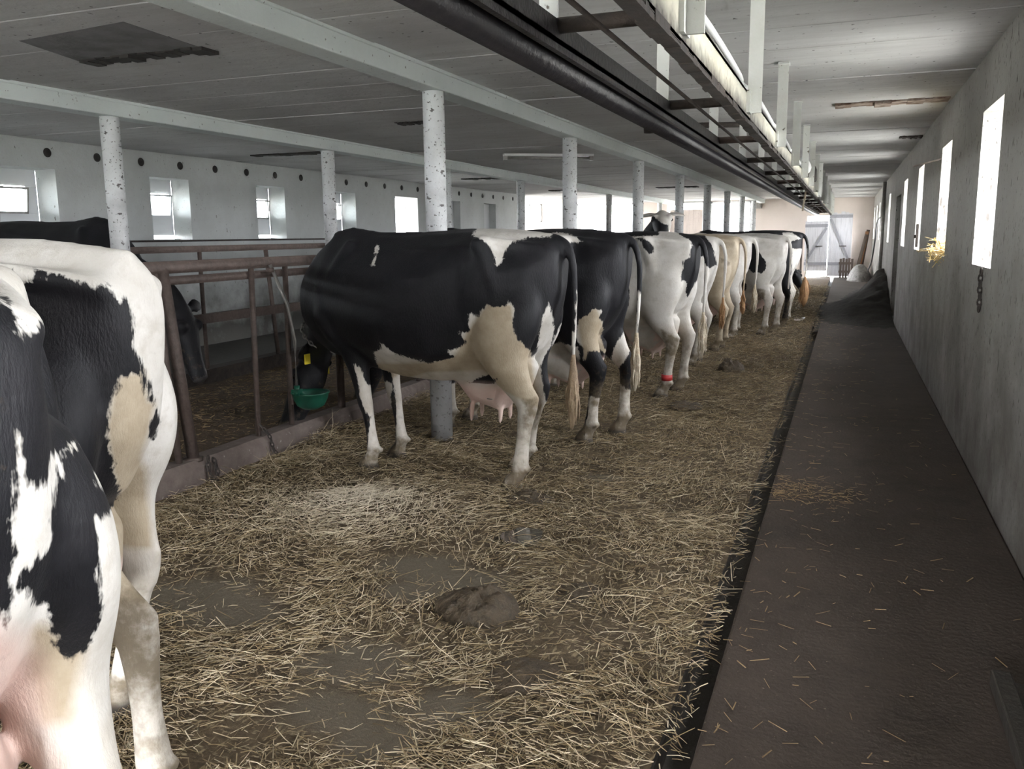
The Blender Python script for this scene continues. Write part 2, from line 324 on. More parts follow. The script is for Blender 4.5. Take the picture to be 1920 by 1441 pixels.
# side porch wall at the far left, beyond the end of the left wall
pw = MB(); wall_y(pw, 25.9, 26.1, -12, -8.05, -0.3, ZC+.1, [(-9.3, -8.9, 1.85, 2.4)]); tag(pw.build('wall_porch', 'wall_cream'), 'cream porch wall beyond the left wall', 'wall', kind='structure')
pf = MB(); x0, x1, z0, z1 = -9.3, -8.9, 1.85, 2.4
for (a, b, c, e) in ((x0, x1, z0, z0+.04), (x0, x1, z1-.04, z1), (x0, x0+.04, z0, z1), (x1-.04, x1, z0, z1)): pf.box(a, b, 25.87, 25.92, c, e)
po = pf.build('window_11', 'frame'); tag(po, 'small framed window in the porch wall', 'window', kind='structure')
pp = MB(); pp.box(x0, x1, 25.95, 25.955, z0, z1); pp.build('pane', 'glass', po)
portal('porch_daylight', (-11.9, 24.1, 1.2), (0, -PI/2, 0), 2.4, 3.4)

# back wall behind the camera with an open gate
wb = MB(); wall_y(wb, YB-.3, YB, -12, XR+.4, -0.3, ZC+.1, [(-3.4, -0.5, -0.3, 2.35)])
tag(wb.build('wall_back', 'wall'), 'whitewashed wall with an open gate', 'wall', kind='structure')
portal('back_gate_daylight', (-1.95, YB-.28, 1.1), (-PI/2, 0, 0), 2.9, 2.5)

# ceiling: slabs with open joints
cm = MB(); rs = random.Random(4)
y = YB-.3
while y < YE+.3:
    wd = 0.59; dz = rs.uniform(-.004, .004); cm.box(-12, XR+.4, y, y+wd-.008, ZC+dz, ZC+.12); y += wd
cm.box(-12, XR+.4, YB-.3, YE+.3, ZC+.02, ZC+.13)
tag(cm.build('ceiling', 'ceil', bevel=0.006), 'grey concrete slab ceiling with dark grime', 'ceiling', kind='structure')

# beams
def beam(i, x0, x1, label):
    b = MB(); b.box(x0, x1, YB, YE, ZC-.125, ZC+.01); b.box(x0-.015, x1+.015, YB, YE, ZC-.018, ZC+.01)
    tag(b.build('trim_beam_%d' % i, 'beam', bevel=0.008), label, 'beam', kind='structure')
beam(1, -2.74, -2.575, 'white painted beam on the nearer row of posts')
beam(2, -5.60, -5.42, 'white painted beam on the farther row of posts')
# posts
for (x, n) in ((-2.66, 'nearer'), (-5.51, 'farther')):
    for k in range(0, 8):
        y = 5.50+3.13*k
        if y < 1.0 or (x > -3 and y < 4) or y > YE-.3: continue
        p = MB(); pr = [(.078, 0), (.078, .5), (.074, 1.2), (.074, 2.33), (.074, ZC-.12)]
        p.lathe(pr, (0, 0, 0), 20); 
        o = p.build('support_post', 'post', loc=(x, y, 0)); 
        lab = {('nearer', 0): 'round white post rising behind the black cow with the saddle patch', ('farther', 0): 'round white post at the left, in front of the black cow behind the rails'}.get((n, k))
        if not lab:
            order = ['first', 'second', 'third', 'fourth', 'fifth', 'sixth', 'seventh', 'eighth', 'ninth']
            lab = 'round white post, %s behind the nearest of the %s row' % (order[k-1] if k > 0 else 'one', n)
        tag(o, lab, 'post', 'posts of the %s row' % n)
MARKS = {
'C1': [(-0.48,0.88,[(1,[(-9,-9),(9,-9),(9,9),(-9,9)]),(-1,[(0.281,1.426),(0.336,1.398),(0.379,1.343),(0.397,1.305),(0.405,1.261),(0.421,1.266),(0.444,1.293),(0.462,1.347),(0.507,1.385),(0.6,1.408),(0.711,1.413),(0.743,1.474),(0.607,1.487),(0.454,1.488),(0.312,1.478)]),(-1,[(-0.291,1.379),(-0.273,1.356),(-0.284,1.315),(-0.298,1.254),(-0.312,1.263),(-0.303,1.315),(-0.3,1.356)]),(-1,[(0.472,1.077),(0.482,1.05),(0.495,1.018),(0.486,0.975),(0.49,0.909),(0.512,0.865),(0.551,0.835),(0.594,0.786),(0.607,0.725),(0.633,0.743),(0.638,0.869),(0.658,0.963),(0.689,1.053),(0.712,0.982),(0.741,0.842),(0.73,0.778),(0.669,0.67),(0.68,0.513),(0.715,0.389),(0.708,0.213),(0.7,-0.197),(0.412,-0.189),(0.449,0.219),(0.404,0.427),(0.381,0.554),(0.4,0.645),(0.325,0.621),(0.235,0.579),(0.15,0.562),(0.005,0.564),(-0.115,0.585),(-0.237,0.5),(-0.26,0.557),(-0.312,0.662),(-0.31,0.754),(-0.263,0.779),(-0.272,0.822),(-0.219,0.776),(-0.149,0.741),(-0.078,0.725),(0.016,0.702),(0.111,0.725),(0.17,0.746),(0.137,0.771),(0.123,0.789),(0.195,0.802),(0.236,0.838),(0.208,0.861),(0.192,0.896),(0.242,0.886),(0.265,0.898),(0.246,0.938),(0.25,1.0),(0.3,0.985),(0.323,1.019),(0.357,1.048),(0.417,1.039),(0.455,1.045)]),(-1,[(-0.447,0.664),(-0.405,0.626),(-0.385,0.549),(-0.323,0.497),(-0.274,0.509),(-0.253,0.483),(-0.26,0.409),(-0.27,0.122),(-0.303,0.047),(-0.417,0.022),(-0.39,0.175),(-0.368,0.335),(-0.403,0.386),(-0.424,0.487)]),(-1,[(-0.255,0.553),(-0.126,0.64),(-0.128,0.543),(-0.155,0.457),(-0.112,0.282),(-0.069,0.117),(-0.252,0.011),(-0.234,0.195),(-0.229,0.421)]),(-1,[(0.788,0.911),(0.85,0.879),(0.85,0.83),(0.783,0.758),(0.728,0.722),(0.751,0.841)]),(-1,[(0.85,1.113),(0.953,1.111),(0.954,0.828),(0.918,0.46),(0.77,0.463),(0.838,0.83)]),('t',[(0.357,1.048),(0.476,1.045),(0.49,0.909),(0.594,0.786),(0.609,0.625),(0.656,0.475),(0.428,0.586),(0.325,0.669),(0.011,0.644),(-0.306,0.508),(-0.312,0.662),(0.016,0.702),(0.17,0.746),(0.242,0.886)]),('d',[(0.52,0.551),(0.614,0.561),(0.693,0.435),(0.69,0.314),(0.64,0.242),(0.534,0.358),(0.524,0.368)])])],
'L1': [(-0.74,0.68,[(1,[(0.159,1.382),(0.291,1.379),(0.318,1.376),(0.323,1.349),(0.338,1.346),(0.348,1.36),(0.381,1.36),(0.362,1.383),(0.399,1.372),(0.43,1.363),(0.464,1.344),(0.482,1.339),(0.495,1.349),(0.507,1.343),(0.52,1.324),(0.531,1.302),(0.544,1.325),(0.558,1.305),(0.559,1.272),(0.554,1.201),(0.566,1.165),(0.581,1.134),(0.597,1.09),(0.603,1.051),(0.603,1.026),(0.583,1.044),(0.579,1.094),(0.574,1.121),(0.551,1.113),(0.522,1.114),(0.512,1.081),(0.493,1.038),(0.486,0.992),(0.487,0.936),(0.496,0.869),(0.51,0.804),(0.526,0.72),(0.49,0.725),(0.464,0.71),(0.431,0.742),(0.417,0.719),(0.076,0.642)]),(1,[(0.61,1.024),(0.619,1.002),(0.638,0.96),(0.633,0.921),(0.617,0.903),(0.585,0.936),(0.59,0.967),(0.602,0.989)]),('t',[(0.522,1.114),(0.574,1.121),(0.583,1.038),(0.603,1.026),(0.575,0.94),(0.563,0.88),(0.594,0.793),(0.603,0.564),(0.486,0.582),(0.411,0.589),(0.431,0.742),(0.526,0.72),(0.51,0.804),(0.487,0.936),(0.486,0.992),(0.512,1.081)]),('d',[(0.48,0.236),(0.455,0.52),(0.478,0.537),(0.506,0.538),(0.525,0.452),(0.522,0.399),(0.497,0.333),(0.477,0.286),(0.513,0.004),(0.492,0.091),(0.477,0.171)])])],
'L0': [(-0.95,0.32,[(1,[(0.242,1.346),(0.316,1.335),(0.335,1.338),(0.357,1.328),(0.374,1.339),(0.495,1.27),(0.516,1.251),(0.53,1.228),(0.533,1.198),(0.529,1.141),(0.522,1.094),(0.426,1.146),(0.407,1.144),(0.4,1.141),(0.371,1.156),(0.364,1.147),(0.358,1.121),(0.342,1.117),(0.325,1.132),(0.322,1.149),(0.325,1.163),(0.32,1.185),(0.321,1.206),(0.308,1.215),(0.303,1.222),(0.222,1.25)]),(1,[(0.427,1.143),(0.538,1.076),(0.545,1.072),(0.447,1.084),(0.431,1.011),(0.368,1.034),(0.367,1.074),(0.379,1.1),(0.394,1.12),(0.395,1.139),(0.407,1.144)]),(1,[(0.544,1.006),(0.435,1.03),(0.431,0.968),(0.436,0.881),(0.427,0.846),(0.415,0.808),(0.388,0.805),(0.374,0.832),(0.358,0.872),(0.359,0.902),(0.335,0.933),(0.306,0.987),(0.308,1.008),(0.33,1.009),(0.346,1.019),(0.365,1.028),(0.36,1.061),(0.371,1.084),(0.385,1.125)]),(1,[(0.261,1.385),(0.345,1.373),(0.292,0.923),(0.214,1.005)]),('p',[(0.293,0.917),(0.316,0.888),(0.344,0.81),(0.35,0.737),(0.344,0.674),(0.365,0.431),(0.293,0.533),(0.194,0.627),(0.201,1.007)]),('t',[(0.341,0.879),(0.403,0.81),(0.378,0.698),(0.35,0.693),(0.338,0.812)])])],
'C2': [(-0.45,0.9,[(1,[(-9,-9),(9,-9),(9,9),(-9,9)]),(-1,[(0.455,0.874),(0.511,0.885),(0.536,0.926),(0.567,0.939),(0.614,0.919),(0.588,0.879),(0.611,0.844),(0.631,0.777),(0.613,0.717),(0.666,0.601),(0.57,0.653),(0.518,0.649),(0.498,0.584),(0.482,0.68),(0.451,0.722),(0.445,0.796)]),(-1,[(0.532,0.343),(0.637,0.32),(0.709,0.342),(0.682,0.246),(0.674,-0.099),(0.482,-0.098),(0.526,0.269)]),(-1,[(0.72,0.393),(0.764,0.371),(0.86,0.302),(0.864,-0.099),(0.73,-0.099),(0.738,0.245)]),(-1,[(0.853,0.826),(0.865,0.738),(0.856,0.638),(0.772,0.519),(0.72,0.438),(0.697,0.494),(0.708,0.604),(0.761,0.703),(0.821,0.771)]),(-1,[(0.851,0.98),(0.862,1.043),(0.94,0.902),(0.983,0.891),(0.987,0.671),(1.004,0.301),(0.881,0.358),(0.904,0.693),(0.846,0.833)]),(-1,[(0.263,1.423),(0.316,1.433),(0.399,1.421),(0.489,1.369),(0.386,1.363)]),(-1,[(-0.555,0.341),(-0.4,0.34),(-0.393,-0.071),(-0.597,-0.071)]),(-1,[(-0.381,0.48),(-0.216,0.479),(-0.186,-0.012),(-0.392,-0.011)]),(-1,[(0.173,0.65),(0.345,0.691),(0.452,0.679),(0.486,0.422),(0.169,0.327)]),('t',[(0.455,0.874),(0.567,0.939),(0.631,0.777),(0.666,0.601),(0.498,0.584)]),('d',[(0.532,0.331),(0.682,0.319),(0.66,0.212),(0.522,0.279)]),('d',[(0.703,0.483),(0.771,0.53),(0.763,0.45),(0.715,0.381)])])],
'C3': [(-0.44,0.9,[(1,[(0.273,1.399),(0.319,1.402),(0.372,1.368),(0.419,1.321),(0.415,1.276),(0.386,1.263),(0.339,1.309),(0.306,1.362)]),(1,[(0.624,1.445),(0.732,1.471),(0.814,1.456),(0.883,1.394),(0.953,1.298),(0.957,1.174),(0.869,1.147),(0.855,1.175),(0.823,1.065),(0.755,0.955),(0.716,0.888),(0.695,0.946),(0.702,1.0),(0.687,1.042),(0.653,1.03),(0.645,1.07),(0.671,1.148),(0.663,1.201),(0.722,1.24),(0.741,1.344),(0.716,1.384),(0.664,1.404)]),(1,[(-0.519,1.508),(0.321,1.497),(0.472,1.481),(0.461,1.42),(0.307,1.415),(0.129,1.406),(0.158,1.349),(0.201,1.188),(0.219,0.807),(-0.523,0.498)]),('d',[(0.475,0.642),(0.655,0.548),(0.68,0.389),(0.573,0.37),(0.519,0.388)])])],
'C4': [(-0.22,0.97,[(1,[(0.368,1.54),(0.532,1.538),(0.679,1.495),(0.789,1.332),(0.856,1.115),(0.736,1.086),(0.693,1.219),(0.658,1.22),(0.592,1.105),(0.502,1.364)]),(1,[(-0.12,1.576),(0.368,1.54),(0.308,0.989),(-0.107,0.487)])])],
'C5': [(-0.23,0.97,[('d',[(0.625,1.18),(0.7,1.17),(0.768,1.121),(0.76,1.065),(0.683,1.068),(0.636,1.105)]),('d',[(0.663,0.493),(0.764,0.423),(0.766,0.342),(0.676,0.376)]),('t',[(-9,-9),(9,-9),(9,9),(-9,9)])])],
'C6': [(-0.47,0.88,[(1,[(0.084,1.394),(0.228,1.36),(0.368,1.305),(0.425,1.174),(0.513,1.066),(0.516,0.969),(0.466,0.892),(0.402,0.913),(0.339,0.9),(0.283,0.965),(0.229,0.975),(0.218,0.795),(0.259,0.726),(0.266,0.656),(0.209,0.602),(0.109,0.575)]),('d',[(0.353,0.546),(0.41,0.691),(0.538,0.671),(0.523,0.515),(0.398,0.479)])])],
'H': [(-0.14,0.99,[(1,[(-0.682,1.53),(-0.648,1.622),(-0.59,1.68),(-0.458,1.702),(-0.397,1.66),(-0.346,1.614),(-0.247,1.579),(-0.238,1.466),(-0.681,1.471)]),(1,[(-0.919,1.65),(-0.825,1.66),(-0.754,1.624),(-0.8,1.555),(-0.907,1.591)]),(1,[(0.009,1.558),(0.338,1.553),(0.346,1.227),(0.095,1.228)])])],
'C7': [(-0.12,0.99,[(1,[(-9,-9),(9,-9),(9,9),(-9,9)]),(-1,[(0.595,1.422),(0.718,1.42),(0.853,1.327),(0.698,1.284),(0.585,1.337)]),(-1,[(0.735,1.18),(0.951,1.176),(1.004,0.068),(0.732,0.064)])])]}
# ================================================================ cows
def coat_material():
    m = bpy.data.materials.new('cow coat'); m.use_nodes = True; nt = m.node_tree; p = nt.nodes['Principled BSDF']; L = nt.links.new
    p.inputs['Roughness'].default_value = 0.55; p.inputs['Specular IOR Level'].default_value = 0.22; p.inputs['Sheen Weight'].default_value = 0.02
    tc = N(nt, 'ShaderNodeTexCoord')
    def at(n): return N(nt, 'ShaderNodeAttribute', attribute_name=n).outputs['Fac']
    def noi(s, d=4, st=(1, 1, 1)):
        mp = N(nt, 'ShaderNodeMapping'); mp.inputs['Scale'].default_value = st; L(tc.outputs['Object'], mp.inputs[0])
        n = N(nt, 'ShaderNodeTexNoise'); n.inputs['Scale'].default_value = s; n.inputs['Detail'].default_value = d; n.inputs['Roughness'].default_value = 0.65; L(mp.outputs[0], n.inputs['Vector']); return n.outputs['Fac']
    def rng(src, lo, hi, a=0., b=1.):
        r = N(nt, 'ShaderNodeMapRange'); L(src, r.inputs[0]); r.inputs[1].default_value = lo; r.inputs[2].default_value = hi; r.inputs[3].default_value = a; r.inputs[4].default_value = b; return r.outputs[0]
    def madd(a, k, b):
        n = N(nt, 'ShaderNodeMath', operation='MULTIPLY_ADD'); L(a, n.inputs[0]); n.inputs[1].default_value = k; L(b, n.inputs[2]); return n.outputs[0]
    def mix(f, a, b):
        x = N(nt, 'ShaderNodeMix', data_type='RGBA'); L(f, x.inputs['Factor'])
        for s, v in (('A', a), ('B', b)):
            if isinstance(v, tuple): x.inputs[s].default_value = (*v, 1)
            else: L(v, x.inputs[s])
        return x.outputs['Result']
    hair = noi(60, 3, (1, 1, .25))
    edge = madd(hair, 0.045, madd(noi(14, 4), 0.03, at('blk')))           # a ragged hairy border
    k = rng(edge, 0.034, 0.042)
    white = mix(rng(noi(4, 6), .36, .66), (0.60, 0.575, 0.535), (0.47, 0.44, 0.39)); white = mix(rng(noi(13, 5), .5, .72, 0, .7), white, (0.40, 0.365, 0.31))
    cream = mix(rng(noi(8, 6), .35, .68), (0.43, 0.36, 0.265), (0.31, 0.25, 0.175))
    tn = rng(madd(noi(9, 5), .35, at('tan')), .3, .75)
    white = mix(tn, white, cream)
    black = mix(rng(noi(6, 5), .4, .75), (0.0065, 0.0065, 0.008), (0.013, 0.012, 0.014))
    c = mix(k, white, black)
    c = mix(at('pink'), c, mix(rng(noi(7, 3), .3, .7), (0.56, 0.36, 0.31), (0.62, 0.46, 0.40)))
    dirt = rng(madd(noi(16, 6), .9, at('dirt')), .72, 1.05, 0, .9)
    c = mix(dirt, c, mix(noi(30, 3), (0.10, 0.075, 0.045), (0.19, 0.15, 0.10)))
    c = mix(at('hoof'), c, (0.07, 0.06, 0.05))
    L(c, p.inputs['Base Color'])
    b = N(nt, 'ShaderNodeBump'); b.inputs['Strength'].default_value = 0.28; b.inputs['Distance'].default_value = 0.012; L(noi(140, 3, (1, 1, .3)), b.inputs['Height']); L(b.outputs[0], p.inputs['Normal'])
    return m
M['coat'] = coat_material()
def hair_mat(name, a, b):
    return mat(name, a, 0.7, noise=[(25, b, 0.9)], streak=(40, b, .7, (1, 1, .08)), bump=(90, .5))
M['switch_cream'] = hair_mat('cream tail hair', (0.52, 0.46, 0.36), (0.32, 0.24, 0.15))
M['switch_white'] = hair_mat('white tail hair', (0.66, 0.64, 0.60), (0.45, 0.42, 0.36))
M['switch_ginger'] = hair_mat('ginger tail hair', (0.36, 0.20, 0.09), (0.24, 0.12, 0.05))
M['switch_brown'] = hair_mat('brown tail hair', (0.34, 0.25, 0.16), (0.20, 0.14, 0.09))
M['eye'] = mat('dark eye', (0.012, 0.009, 0.008), 0.08)
M['tag_yellow'] = mat('yellow ear tag', (0.75, 0.60, 0.04), 0.4)
M['band_red'] = mat('red leg band', (0.42, 0.03, 0.03), 0.5, noise=(12, (0.34, 0.02, 0.025), .6))
M['nose'] = mat('muzzle skin', (0.05, 0.045, 0.045), 0.35)

# torso stations: x, z_top, z_bottom, half widths at heights 1, .88, .70, .45, .20, 0 of the section
TORSO = [(-.885, 1.345, 1.10, (.030, .085, .100, .090, .070, .03)),
         (-.84, 1.405, .93, (.045, .125, .145, .145, .125, .06)),
         (-.74, 1.430, .78, (.050, .155, .215, .215, .175, .08)),
         (-.60, 1.440, .68, (.055, .190, .270, .265, .215, .10)),
         (-.48, 1.450, .63, (.060, .262, .285, .285, .235, .11)),
         (-.36, 1.450, .60, (.065, .225, .260, .300, .260, .12)),
         (-.15, 1.440, .575, (.060, .200, .305, .355, .300, .12)),
         (.10, 1.425, .585, (.050, .185, .315, .375, .310, .12)),
         (.32, 1.430, .625, (.045, .155, .275, .340, .280, .11)),
         (.50, 1.455, .665, (.036, .125, .235, .290, .245, .10)),
         (.66, 1.420, .700, (.034, .105, .195, .245, .215, .09)),
         (.78, 1.330, .760, (.034, .095, .155, .190, .165, .07)),
         (.87, 1.220, .860, (.030, .080, .115, .130, .110, .05))]
VH = (1, .88, .70, .45, .20, 0)
def torso_mb(mb, girth=1.0):
    rings = []
    for (x, zt, zb, wd) in TORSO:
        ring = []
        hs = np.linspace(1, 0, 11); ws = np.interp(hs[::-1], VH[::-1], wd[::-1])[::-1]
        for h, wv in zip(hs, ws): ring.append((x, wv*girth, zb+(zt-zb)*h))
        for h, wv in list(zip(hs, ws))[::-1]: ring.append((x, -wv*girth, zb+(zt-zb)*h))
        rings.append(ring)
    n = len(rings[0]); vs = [p for r in rings for p in r]
    fs = [(i*n+j, i*n+(j+1) % n, (i+1)*n+(j+1) % n, (i+1)*n+j) for i in range(len(rings)-1) for j in range(n)]
    fs += [tuple(range(n)), tuple((len(rings)-1)*n+j for j in range(n-1, -1, -1))]
    mb.add(vs, fs)
def spline(pts, k=5):
    P = np.array(pts, float); out = []
    for i in range(len(P)-1):
        p0, p1, p2, p3 = P[max(i-1, 0)], P[i], P[i+1], P[min(i+2, len(P)-1)]
        for t in np.arange(0, 1, 1/k): out.append(.5*((2*p1)+(-p0+p2)*t+(2*p0-5*p1+4*p2-p3)*t*t+(-p0+3*p1-3*p2+p3)*t**3))
    out.append(P[-1]); return np.array(out)
def loft(mb, pts, rad, k=4, n=16, up=(1, 0, 0)):
    q = spline(np.hstack([np.array(pts, float), np.array(rad, float)]), k)
    mb.tube([tuple(r[:3]) for r in q], [(max(r[3], .004), max(r[4], .004)) for r in q], n, up)
# leg keys: (x, y, z, r_across, r_along, share of the hoof shift)
HIND = [(-.60, .13, 1.16, .10, .20, 0), (-.60, .165, 1.00, .125, .225, .05), (-.60, .185, .84, .115, .195, .16), (-.635, .19, .70, .078, .125, .34), (-.705, .185, .58, .052, .082, .55), (-.745, .18, .50, .046, .066, .68),
        (-.735, .18, .42, .038, .050, .76), (-.715, .18, .28, .034, .040, .86), (-.70, .18, .15, .043, .047, .95), (-.68, .18, .095, .037, .042, 1), (-.655, .18, .055, .048, .058, 1), (-.645, .18, -.01, .056, .072, 1)]
FORE = [(.52, .13, 1.05, .08, .15, 0), (.50, .17, .88, .085, .135, .06), (.45, .175, .74, .068, .095, .2), (.445, .17, .60, .054, .068, .4), (.45, .165, .47, .046, .052, .6), (.452, .165, .41, .044, .048, .7),
        (.445, .165, .34, .034, .037, .78), (.44, .165, .22, .031, .034, .88), (.44, .165, .14, .039, .042, .95), (.455, .165, .09, .034, .040, 1), (.475, .165, .05, .046, .055, 1), (.48, .165, -.01, .053, .068, 1)]
def leg_pts(keys, side, sh):
    dx, dy, dz = sh
    return [(x+dx*s, y*side+dy*s, z+dz*s) for (x, y, z, a, b, s) in keys], [(a, b) for (x, y, z, a, b, s) in keys]
def frame_of(h, up=(0, 0, 1)):
    h = Vector(h).normalized(); u = Vector(up); u = u-h*u.dot(h); u.normalize(); s = u.cross(h); return h, u, s
def head_mb(mb, P, h, up, ears=True, s=1.0):
    h, u, sd = frame_of(h, up); P = Vector(P)
    st = [(-.04, .0, .085, .075), (.03, .0, .105, .098), (.12, -.015, .118, .118), (.20, -.025, .118, .116), (.30, -.040, .104, .094), (.40, -.05, .085, .074), (.48, -.058, .074, .068), (.54, -.062, .070, .074), (.585, -.064, .058, .066), (.605, -.066, .035, .045)]
    q = spline(st, 3)
    mb.tube([tuple(P+h*r[0]*s+u*r[1]*s) for r in q], [(r[3]*s, r[2]*s) for r in q], 18, tuple(u))
    for e in (-1, 1):     # jaw and brow masses, ears
        b = P+h*.17*s+sd*(.085*e*s)+u*.055*s; mb.lathe_at(b, .05*s)
        if ears:
            a = P+h*.02*s+sd*(.08*e*s)+u*.045*s
            pts = [a, a+sd*.07*e*s-h*.01*s, a+sd*.14*e*s-h*.03*s-u*.015*s, a+sd*.205*e*s-h*.045*s-u*.04*s]
            q2 = spline([(*pts[0], .026, .022), (*pts[1], .056, .020), (*pts[2], .060, .018), (*pts[3], .02, .012)], 3)
            mb.tube([tuple(r[:3]) for r in q2], [(r[3]*s, r[4]*s) for r in q2], 10, tuple(u))
def _ball(self, c, r, sz=1.0):
    pr = [(max(.001, r*math.sin(a)), -r*math.cos(a)*sz) for a in np.linspace(0, PI, 9)]
    return self.lathe(pr, tuple(c), 14)
MB.lathe_at = _ball

def laplacian(co, ed, it, f=0.5):
    n = len(co); deg = np.bincount(ed.ravel(), minlength=n).astype(float)[:, None]
    for _ in range(it):
        s = np.zeros_like(co)
        for k in range(3):
            s[:, k] = np.bincount(ed[:, 0], co[ed[:, 1], k], n)+np.bincount(ed[:, 1], co[ed[:, 0], k], n)
        co = co+(s/np.maximum(deg, 1)-co)*f
    return co
def sd_poly(pts, poly):
    """signed distance, positive inside"""
    P = np.asarray(pts); Q = np.asarray(poly); d = np.full(len(P), 1e9); ins = np.zeros(len(P), bool)
    for i in range(len(Q)):
        a, b = Q[i], Q[(i+1) % len(Q)]; e = b-a; w = P-a
        t = np.clip((w@e)/max(e@e, 1e-12), 0, 1); d = np.minimum(d, np.linalg.norm(w-t[:, None]*e, axis=1))
        c = ((a[1] > P[:, 1]) != (b[1] > P[:, 1])); dy = b[1]-a[1]
        if abs(dy) > 1e-12: ins ^= c & (P[:, 0] < a[0]+(P[:, 1]-a[1])*e[0]/dy)
    return np.where(ins, d, -d)

COWS = {}
def build_cow(key, label, loc, yaw, legs, neck, head, tail, switch, base=-1., marks=None, scale=1.0, girth=1.0, udder=1.0, vox=0.013, view=None, tan=0.0, dirt=0.25, group=None, black_back=None, lying=False, seed=0, stain=None, tagged=False):
    root = empty('cow', loc, yaw, label, 'cow', group); root.scale = (scale,)*3
    mb = MB(); torso_mb(mb, girth)
    if not lying:
        for nm, (keys, side) in dict(hl=(HIND, 1), hr=(HIND, -1), fl=(FORE, 1), fr=(FORE, -1)).items():
            pts, rad = leg_pts(keys, side, legs.get(nm, (0, 0, 0))); loft(mb, pts, rad, 3, 16)
            hx, hy, hz = pts[-1]
            for e in (-1, 1): mb.tube([(hx+.0, hy+e*.022, hz+.06), (hx+.02, hy+e*.024, hz+.0)], [(.026, .048), (.03, .062)], 12, (1, 0, 0))      # cloven hoof
            mb.lathe_at((pts[8][0]-.045, pts[8][1]+.02, pts[8][2]-.015), .018); mb.lathe_at((pts[8][0]-.045, pts[8][1]-.02, pts[8][2]-.015), .018)
        for s, nm in ((1, 'hl'), (-1, 'hr')):                                            # point of the hock, kneecap
            pts, _ = leg_pts(HIND, s, legs.get(nm, (0, 0, 0))); q = pts[5]; mb.tube([(q[0]-.055, q[1], q[2]+.055), (q[0]-.02, q[1], q[2]-.06)], [(.022, .026), (.025, .03)], 10, (1, 0, 0))
            g = pts[3]; mb.tube([(q[0]-.048, q[1], q[2]+.05), ((q[0]+g[0])/2-.062, (q[1]+g[1])/2, (q[2]+g[2])/2+.02), (g[0]-.075, g[1], g[2]+.06)], [.02, .022, .035], 10, (1, 0, 0))
    else:
        for s in (1, -1):       # folded legs of a lying cow
            loft(mb, [(-.55, .22*s, .95), (-.35, .36*s, .86), (-.15, .40*s, .76), (-.05, .40*s, .68)], [(.1, .2), (.11, .18), (.075, .11), (.05, .07)], 3, 14)
            loft(mb, [(-.05, .40*s, .66), (-.3, .40*s, .62), (-.45, .40*s, .61), (-.55, .40*s, .60)], [(.05, .05), (.04, .04), (.045, .045), (.055, .055)], 3, 14)
            loft(mb, [(.5, .2*s, .85), (.62, .26*s, .72), (.72, .27*s, .64), (.55, .3*s, .60), (.40, .3*s, .60)], [(.08, .12), (.06, .08), (.05, .05), (.04, .04), (.05, .05)], 3, 14)
    # bony landmarks
    for s in (-1, 1):
        mb.lathe_at((-.49, .235*s, 1.375), .062, .75); mb.tube([(-.50, .23*s, 1.36), (-.56, .235*s, 1.2), (-.60, .22*s, 1.05)], [.06, .055, .05], 10)
        mb.lathe_at((-.84, .095*s, 1.33), .032); mb.tube([(-.50, .2*s, 1.39), (-.68, .15*s, 1.37), (-.83, .10*s, 1.34)], [.035, .03, .028], 8)
        mb.tube([(.62, .17*s, 1.12), (.60, .205*s, .95), (.52, .2*s, .82)], [.07, .085, .07], 10); mb.tube([(.46, .10*s, 1.40), (.53, .19*s, 1.2), (.60, .2*s, 1.02)], [.03, .05, .05], 10)
    mb.tube([(-.86, 0, 1.40), (-.6, 0, 1.435), (-.3, 0, 1.445), (0, 0, 1.43), (.3, 0, 1.432), (.52, 0, 1.462), (.66, 0, 1.43)], [.03, .026, .024, .022, .022, .026, .03], 8)
    # neck, head
    loft(mb, [q[:3] for q in neck], [q[3:] for q in neck], 4, 18, (0, 0, 1) if abs(neck[-1][2]-neck[0][2]) < .75 else (1, 0, .4))
    head_mb(mb, *head)
    # udder and teats
    if udder:
        u = udder; mb.tube([(-.22, 0, .64), (-.34, 0, .59-.05*u), (-.48, 0, .58-.07*u), (-.60, 0, .64-.05*u), (-.68, 0, .72)], [(.10*u, .06), (.145*u, .12*u), (.155*u, .15*u), (.13*u, .13*u), (.07, .07)], 16)
        for tx in (-.33, -.52):
            for ty in (-.075, .075): mb.tube([(tx, ty*u, .50-.06*u), (tx+.005, ty*1.1*u, .43-.09*u), (tx+.005, ty*1.1*u, .415-.10*u)], [.019, .0145, .008], 10)
    # tail
    tq = spline([(*p, .034-.015*min(1, i/(len(tail)-1)*1.2)) for i, p in enumerate(tail)], 4)
    mb.tube([tuple(r[:3]) for r in tq], [max(r[3], .0185) for r in tq], 10, (1, 0, 0))
    raw = bpy.data.objects.new('tmp', mb.mesh('tmp')); COL.objects.link(raw)
    rm = raw.modifiers.new('r', 'REMESH'); rm.mode = 'VOXEL'; rm.voxel_size = vox
    dg = bpy.context.evaluated_depsgraph_get(); me = bpy.data.meshes.new_from_object(raw.evaluated_get(dg)); bpy.data.objects.remove(raw)
    n = len(me.vertices); co = np.zeros(n*3); me.vertices.foreach_get('co', co); co = co.reshape(-1, 3)
    ed = np.zeros(len(me.edges)*2, 'i'); me.edges.foreach_get('vertices', ed); ed = ed.reshape(-1, 2)
    keep = co.copy(); co = laplacian(co, ed, int(round(14*(.013/vox)**1.3)), .5)
    low = np.clip((co[:, 2]-.42)/.2, 0, 1)[:, None]; hm = np.linalg.norm(co-np.array(head[0])-np.array(Vector(head[1]).normalized())*.28, axis=1); hd = np.clip((hm-.36)/.12, 0, 1)[:, None]
    k = np.minimum(low, hd); co = co*k+(laplacian(keep, ed, 4, .5))*(1-k)      # keep legs, feet, udder tips and head crisp
